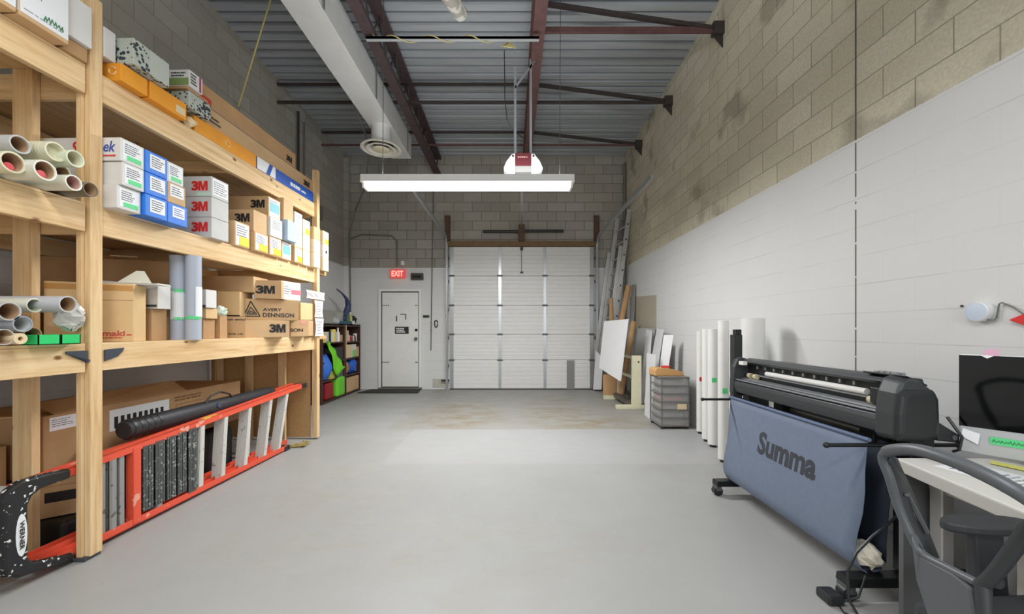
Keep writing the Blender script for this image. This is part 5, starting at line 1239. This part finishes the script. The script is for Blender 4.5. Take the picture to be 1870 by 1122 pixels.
# cardboard sheets, tubes
o, f, l, r = carton('carton', 'brown cardboard box on the floor under the tilted white board', (PX(1101, 7.25), 7.25), (PX(1131, 7.15), 7.15), 0.0, .42, .14, CARD2)
for (p, q, r_, lb_) in ((P3(1117, 640, 7.65), P3(1116, 545, 7.75), .04, 'short brown cardboard tube leaning against the aluminium ladder'), (P3(1120, 660, 7.38), P3(1148, 522, 7.58), .055, 'longest brown cardboard tube leaning right behind the tilted board'), (P3(1138, 700, 6.95), P3(1157, 588, 7.12), .05, 'brown cardboard tube showing right of the tilted white board')):
    p = Vector(p); q = Vector(q); p = p + (p - q) * ((p.z - .05) / (q.z - p.z)); 
    t = thing('cardboard_tube', lb_, 'tube', 'brown tubes in the right corner'); MB().pipe(p, q, r_, r_ * .8, 18).build('tube_body', CARD2, t, smooth=True)
# aluminium ladder
t = thing('extension_ladder', 'tall aluminium extension ladder leaning against the right wall by garage door', 'ladder')
LA = [(Vector((1.76, 8.07, 0)), Vector((2.22, 8.07, 3.62))), (Vector((1.93, 7.78, 0)), Vector((2.38, 7.78, 3.72)))]
for a, b in LA: MB().bar(a, b, .035, .085, (1, 0, 0)).build('rail', ALU, t, .003)
for i in range(11):
    k = (i + 1) / 12; MB().cyl(LA[0][0].lerp(LA[0][1], k), LA[1][0].lerp(LA[1][1], k), .018, n=10).build('rung', ALU, t, smooth=True)
for i in range(11):
    k = (i + 1) / 12; q = LA[1][0].lerp(LA[1][1], k); MB().cyl(q + Vector((0, -.03, 0)), q + Vector((0, -.045, 0)), .016, n=8).build('rung_end', BLKP, t)
off = Vector((-.09, -.02, 0))
for a, b in LA: MB().bar(a.lerp(b, .18) + off, a.lerp(b, .80) + off, .03, .07, (1, 0, 0)).build('fly_rail', ALU, t, .003)
for a, b in LA: MB().box(a.x - .06, a.x + .03, a.y - .03, a.y + .03, 0, .05).build('foot', GRYP, t, .004)
o = MB().slab([P3(1083, 712, 8.0), P3(1098, 712, 7.8), P3(1101, 655, 7.8), P3(1088, 640, 8.0)], .01).build('white_plank', SB); tag(o, 'narrow white plank standing at the foot of the aluminium ladder', 'board')
# vertical pipe in right corner
o = MB().cyl((XR - .04, 8.1, 0), (XR - .04, 8.1, 4.8), .028, n=12).build('corner_pipe', GC, smooth=True); tag(o, 'vertical pipe in the far right corner behind the ladder', 'pipe')
# ---- round sensor with wire on the wall
t = thing('wall_sensor', 'round white device with pale blue face and loose wire on the right wall', 'sensor')
sy, sz = YX(1792, XR), 1.29 + .088
sy = 1.97
MB().lathe((XR, sy, sz), [(.052, 0), (.053, -.022), (.051, -.035), (.047, -.038)], 30, 'x').build('housing', LC, t, smooth=True)
MB().lathe((XR, sy, sz), [(.048, -.037), (.03, -.040), (.001, -.041)], 30, 'x').build('face', mat('pale_blue', (196, 208, 222), .5), t, smooth=True)
MB().tube([(XR - .02, 1.94, sz - .04), (XR - .012, 1.915, sz - .045), (XR - .012, 1.905, sz - .03), (XR - .012, 1.895, sz + .035), (XR - .012, 1.885, sz + .042), (XR - .012, 1.84, sz + .015), (XR - .015, 1.80, sz - .02)], .0035, 6).build('wire', mat('grey_green_wire', (112, 116, 106), .5), t, smooth=True)
o = MB().prism([(0, 0), (.06, .03), (.10, .028), (.10, -.02), (.055, -.025)], (XR - .012, 1.853, sz - .045), (0, -1, 0), (0, 0, 1), (-.012, 0, 0)).build('red_connector', RED, bev=.004); tag(o, 'red plastic connector near the wire of the wall sensor', 'connector')
o = MB().cyl((XR - .006, 2.06, sz + .035), (XR, 2.06, sz + .035), .006, n=10).build('screw', BLKP); tag(o, 'tiny dark screw in the white wall left of the round sensor', 'screw')
# ---- desk
t = thing('desk', 'white topped desk with metal legs in the right foreground', 'desk')
DT = grainy('desk_white', (212, 210, 204), .5, .02, 10); DE = mat('desk_edge', (176, 174, 168), .5); DTP = mat('desk_dark_panel', (92, 94, 94), .6)
q = [(1.705, 1.70), (2.39, 1.70), (2.39, .35), (1.44, .35)]
m = MB().add([(p[0], p[1], .683) for p in q] + [(p[0], p[1], .717) for p in q], [(0, 1, 2, 3), (4, 5, 6, 7), (0, 1, 5, 4), (1, 2, 6, 5), (2, 3, 7, 6), (3, 0, 4, 7)]); m.build('desktop', DT, t, .003)
MB().add([(q[0][0] - .004, q[0][1], z) for z in (.665,)] + [(q[3][0] - .004, q[3][1], .665), (q[3][0] - .004, q[3][1], .712), (q[0][0] - .004, q[0][1], .712), (q[0][0] + .012, q[0][1], .665), (q[3][0] + .012, q[3][1], .665), (q[3][0] + .012, q[3][1], .712), (q[0][0] + .012, q[0][1], .712)], [(0, 1, 2, 3), (4, 5, 6, 7), (0, 1, 5, 4), (1, 2, 6, 5), (2, 3, 7, 6), (3, 0, 4, 7)]).build('front_edge', DE, t, .003)
LG_ = mat('desk_leg_metal', (186, 186, 184), .4, .5)
for x, y in ((1.785, 1.59), (2.3, 1.5), (1.60, .5), (2.3, .5)): MB().box(x, x + .05, y, y + .05, 0, .683).build('leg', LG_, t, .004)
MB().box(1.80, 1.82, .5, 1.66, .60, .655).build('crossbar', LG_, t, .003)
MB().box(2.30, 2.34, .5, 1.5, .60, .66).build('crossbar', LG_, t, .003)
MB().box(1.69, 1.87, 1.655, 1.675, .03, .66).build('side_panel', DTP, t)
o = MB().box(1.84, 2.22, .75, 1.40, .0, .56).build('pedestal_cabinet', mat('cabinet_grey', (150, 146, 140), .5), bev=.006); tag(o, 'grey pedestal cabinet standing under the white desk', 'cabinet')
# papers on desk
for k, (x, y, a, lb_) in enumerate(((1.88, 1.48, .2, 'white printed sheet lying on the desk nearest the monitor'), (1.80, 1.20, -.1, 'white printed sheet on the desk near the chair'), (2.0, 1.30, .4, 'white sheet on the desk under the yellow note'))):
    d = Vector((math.cos(a), math.sin(a), 0)); e_ = Vector((-d.y, d.x, 0)); c_ = Vector((x, y, .7195 + k * .0015))
    o = MB().slab([c_ - d * .10 - e_ * .14, c_ + d * .10 - e_ * .14, c_ + d * .10 + e_ * .14, c_ - d * .10 + e_ * .14], .0012).build('paper_sheet', LAB)
    tag(o, lb_, 'paper', 'papers on the desk')
    f = FaceX(c_ - d * .10 - e_ * .14, d, e_, (0, 0, 1))
    f.lines(.02, .17, .03, .25, 9, mat('grey_print', (150, 152, 156), .7), o, seed=90 + k, fill=.2)
o = MB().slab([(2.02, 1.62, .7235), (2.08, 1.46, .7235), (2.13, 1.50, .7235), (2.06, 1.65, .7235)], .002).build('yellow_paper', mat('yellow_paper', (222, 220, 110), .6)); tag(o, 'bright yellow paper strip lying on the desk before the monitor', 'paper')
# ---- monitor (all-in-one computer)
t = thing('desktop_computer', 'black-screened silver all-in-one computer turned toward the chair', 'computer')
ma = Vector((2.035, 1.745, 0)); mdir = Vector((.50, -.866, 0)).normalized(); mdir = Vector((2.137 - 2.035, 1.60 - 1.745, 0)).normalized()
mn = Vector((mdir.y, -mdir.x, 0));
if mn.dot(Vector((-1, -1, 0))) < 0: mn = -mn
AL = mat('computer_silver', (196, 198, 200), .4, .4)
fM = FaceX(ma, mdir, (0, 0, 1), mn)
MWD = .56
tl = Vector((0, 0, 1))
def mbx(u0, u1, z0, z1, e0, e1): 
    p = lambda u, z, e: fM.p(u, z, e)
    return MB().hexa([p(u0, z0, e1), p(u1, z0, e1), p(u1, z0, e0), p(u0, z0, e0), p(u0, z1, e1), p(u1, z1, e1), p(u1, z1, e0), p(u0, z1, e0)])
SCRZ0, SCRZ1 = .852, 1.172
mbx(0, MWD, .735, SCRZ1 + .004, -.022, -.001).build('casing', AL, t, .004)
scr = mat('screen_glass', (8, 9, 10), .06, 0, .6)
mbx(.0, MWD, SCRZ0, SCRZ1, -.001, .002).build('screen', scr, t)
mbx(MWD / 2 - .09, MWD / 2 + .09, .720, .80, -.09, -.03).build('stand_neck', AL, t, .004)
mbx(MWD / 2 - .1, MWD / 2 + .1, .718, .724, -.16, .05).build('stand_base', AL, t, .003)
fM.patch(.088, .21, .788, .82, GRN, 'green_tape', t, .004); fM.scrawl(.096, .202, .804, .016, GRND, t, 9, n=20, r_=.0013, e=.006)
pp = [fM.p(.012, .842, .006), fM.p(.062, .826, .006), fM.p(.056, .778, .008), fM.p(.006, .806, .008)]
o = MB().slab(pp, .001).build('paper_tag', LAB, t)
m = MB().slab([fM.p(.062, SCRZ1 + .001, .004), fM.p(.081, SCRZ1 - .012, .004), fM.p(.10, SCRZ1 + .001, .004), fM.p(.081, SCRZ1 + .003, .004)], .001); m.build('paper_corner', LAB, t)
o = MB().slab([fM.p(.07, SCRZ1 + .002, .0), fM.p(.115, SCRZ1 + .002, .0), fM.p(.11, SCRZ1 + .03, .0), (fM.p(.075, SCRZ1 + .028, .0))], .001).build('pink_note', mat('pink_note', (222, 170, 192), .7), t)
# ---- office chair
t = thing('office_chair', 'dark grey office chair with open mesh back in the right foreground', 'chair')
CH = mat('chair_frame', (82, 86, 90), .38); CHD = mat('chair_dark', (46, 49, 51), .55)
def Cp(px, py, x): y = YX(px, x); return Vector((x, y, PZ(py, y)))
xb = 1.09
rim = [Cp(1790, 1068, 1.10), Cp(1735, 1040, 1.105), Cp(1685, 1012, 1.11), Cp(1662, 975, 1.11), Cp(1640, 925, 1.10), Cp(1624, 872, 1.085), Cp(1612, 838, 1.075), Cp(1625, 824, 1.07), Cp(1672, 822, 1.065), Cp(1730, 838, 1.06), Cp(1800, 868, 1.06), Cp(1868, 905, 1.065), Cp(1925, 945, 1.08), Cp(1950, 985, 1.09), Cp(1930, 1010, 1.095), Cp(1872, 985, 1.10), Cp(1832, 1035, 1.10), Cp(1790, 1068, 1.10)]
# two strands: smooth curve through points
def smoothp(P, n=5, closed=False):
    out = []
    for i in range(len(P) - 1):
        p0 = P[i - 1] if i else P[i]; p1 = P[i]; p2 = P[i + 1]; p3 = P[i + 2] if i + 2 < len(P) else P[i + 1]
        for k in range(n):
            s_ = k / n; out.append(.5 * ((2 * p1) + (p2 - p0) * s_ + (2 * p0 - 5 * p1 + 4 * p2 - p3) * s_ ** 2 + (3 * p1 - p0 - 3 * p2 + p3) * s_ ** 3))
    return out + [P[-1]]
rr = smoothp(rim[:13], 5); n_ = len(rr)
MB().tube(rr, [.010 + .006 * (1 if i > n_ * .55 else .55 * i / n_) for i in range(n_)], 12).build('back_rim', CH, t, smooth=True)
MB().tube(smoothp([Cp(1790, 1072, 1.10), Cp(1815, 1050, 1.10), Cp(1850, 1005, 1.10), Cp(1885, 960, 1.09), Cp(1925, 945, 1.08)], 4), .014, 12).build('back_rim', CHD, t, smooth=True)
# inner dark mesh strip along the far side
strip_o = [rim[i] for i in (7, 6, 5, 4, 3, 2)]
sv = []; sf = []
ins = [Cp(1640, 838, 1.13), Cp(1652, 866, 1.15), Cp(1668, 900, 1.17), Cp(1686, 945, 1.18), Cp(1700, 980, 1.18), Cp(1716, 1020, 1.17)]
outr = [Cp(1628, 830, 1.075), Cp(1622, 845, 1.08), Cp(1632, 885, 1.09), Cp(1648, 935, 1.10), Cp(1668, 978, 1.11), Cp(1690, 1012, 1.11)]
for a, b in zip(outr, ins): sv += [a, b]
for i in range(5): sf.append((2 * i, 2 * i + 1, 2 * i + 3, 2 * i + 2))
o = MB().add(sv, sf).build('mesh_side', CHD, t, smooth=True); s_ = o.modifiers.new('s', 'SOLIDIFY'); s_.thickness = .004
for (a, b) in ((Cp(1645, 895, 1.13), Cp(1690, 990, 1.16)), (Cp(1655, 900, 1.14), Cp(1695, 975, 1.165))): MB().bar(a, b, .006, .01).build('lumbar_slider', GRYP, t, .001)
MB().ball(tuple(Cp(1655, 905, 1.125)), .006).build('lumbar_knob', GRYP, t, smooth=True)
# lower shell
lw = [Cp(1664, 975, 1.10), Cp(1682, 1015, 1.105), Cp(1740, 1045, 1.10), Cp(1778, 1075, 1.095), Cp(1786, 1122, 1.09), Cp(1790, 1190, 1.08), Cp(1720, 1190, 1.085), Cp(1696, 1122, 1.09), Cp(1676, 1060, 1.10)]
sh_ = MB(); n = len(lw); fr = [p + Vector((-.006, 0, 0)) for p in lw]; bk = [p + Vector((.02, 0, 0)) for p in lw]
sh_.add(fr + bk, [tuple(range(n)), tuple(range(n, 2 * n))[::-1]] + [(i, (i + 1) % n, n + (i + 1) % n, n + i) for i in range(n)])
sh_.build('lower_shell', CH, t, .006)
MB().tube(smoothp([Cp(1795, 1066, 1.10), Cp(1798, 1122, 1.09), Cp(1800, 1200, 1.08)], 4), .014, 10).build('back_spine', CHD, t, smooth=True)
# seat, arms, base
yc = .90
MB().hexa([(1.17, yc - .23, .44), (1.60, yc - .24, .45), (1.60, yc + .24, .45), (1.17, yc + .23, .44), (1.17, yc - .23, .50), (1.62, yc - .25, .51), (1.62, yc + .25, .51), (1.17, yc + .23, .50)]).build('seat', CHD, t, .025)
ARMZ = .665
for sgn, ya, ax in ((1, 1.19, 1.47), (-1, .61, 1.34)):
    m = MB().prism([(.12 * math.cos(a * .2618) * 1.12, .045 * math.sin(a * .2618)) for a in range(24)], (ax, ya, ARMZ), (1, 0, 0), (0, 1, 0), (0, 0, .032)); m.build('armrest_pad', CHD, t, .009)
    MB().hexa([(ax - .04, ya - .02, .40), (ax + .06, ya - .02, .40), (ax + .06, ya + .02, .40), (ax - .04, ya + .02, .40), (ax - .05, ya - .015, ARMZ), (ax + .04, ya - .015, ARMZ), (ax + .04, ya + .015, ARMZ), (ax - .05, ya + .015, ARMZ)]).build('armrest_post', CHD, t, .008)
    MB().cyl((ax, ya - .02, .52), (ax, ya - .035, .52), .016, n=12).build('adjuster_button', GRYP, t, smooth=True)
    MB().bar((ax, ya, .41), (1.42, yc, .42), .06, .03).build('arm_bracket', CHD, t)
MB().bar((1.10, yc, .50), (1.25, yc, .42), .06, .03).build('back_bracket', CHD, t, .004)
MB().box(1.28, 1.50, yc - .1, yc + .1, .38, .44).build('mechanism', CHD, t, .01)
MB().cyl((1.39, yc, .10), (1.39, yc, .38), .028, n=16).build('gas_lift', BLKM, t, smooth=True)
for k in range(5):
    a = k * 1.2566 + .3; e_ = Vector((1.39 + .27 * math.cos(a), yc + .27 * math.sin(a), .075))
    MB().bar((1.39, yc, .12), e_, .045, .03).build('base_leg', CHD, t, .004); MB().cyl((e_.x, e_.y - .02, .028), (e_.x, e_.y + .02, .028), .028, n=14).build('caster', BLKP, t, smooth=True)
settle()
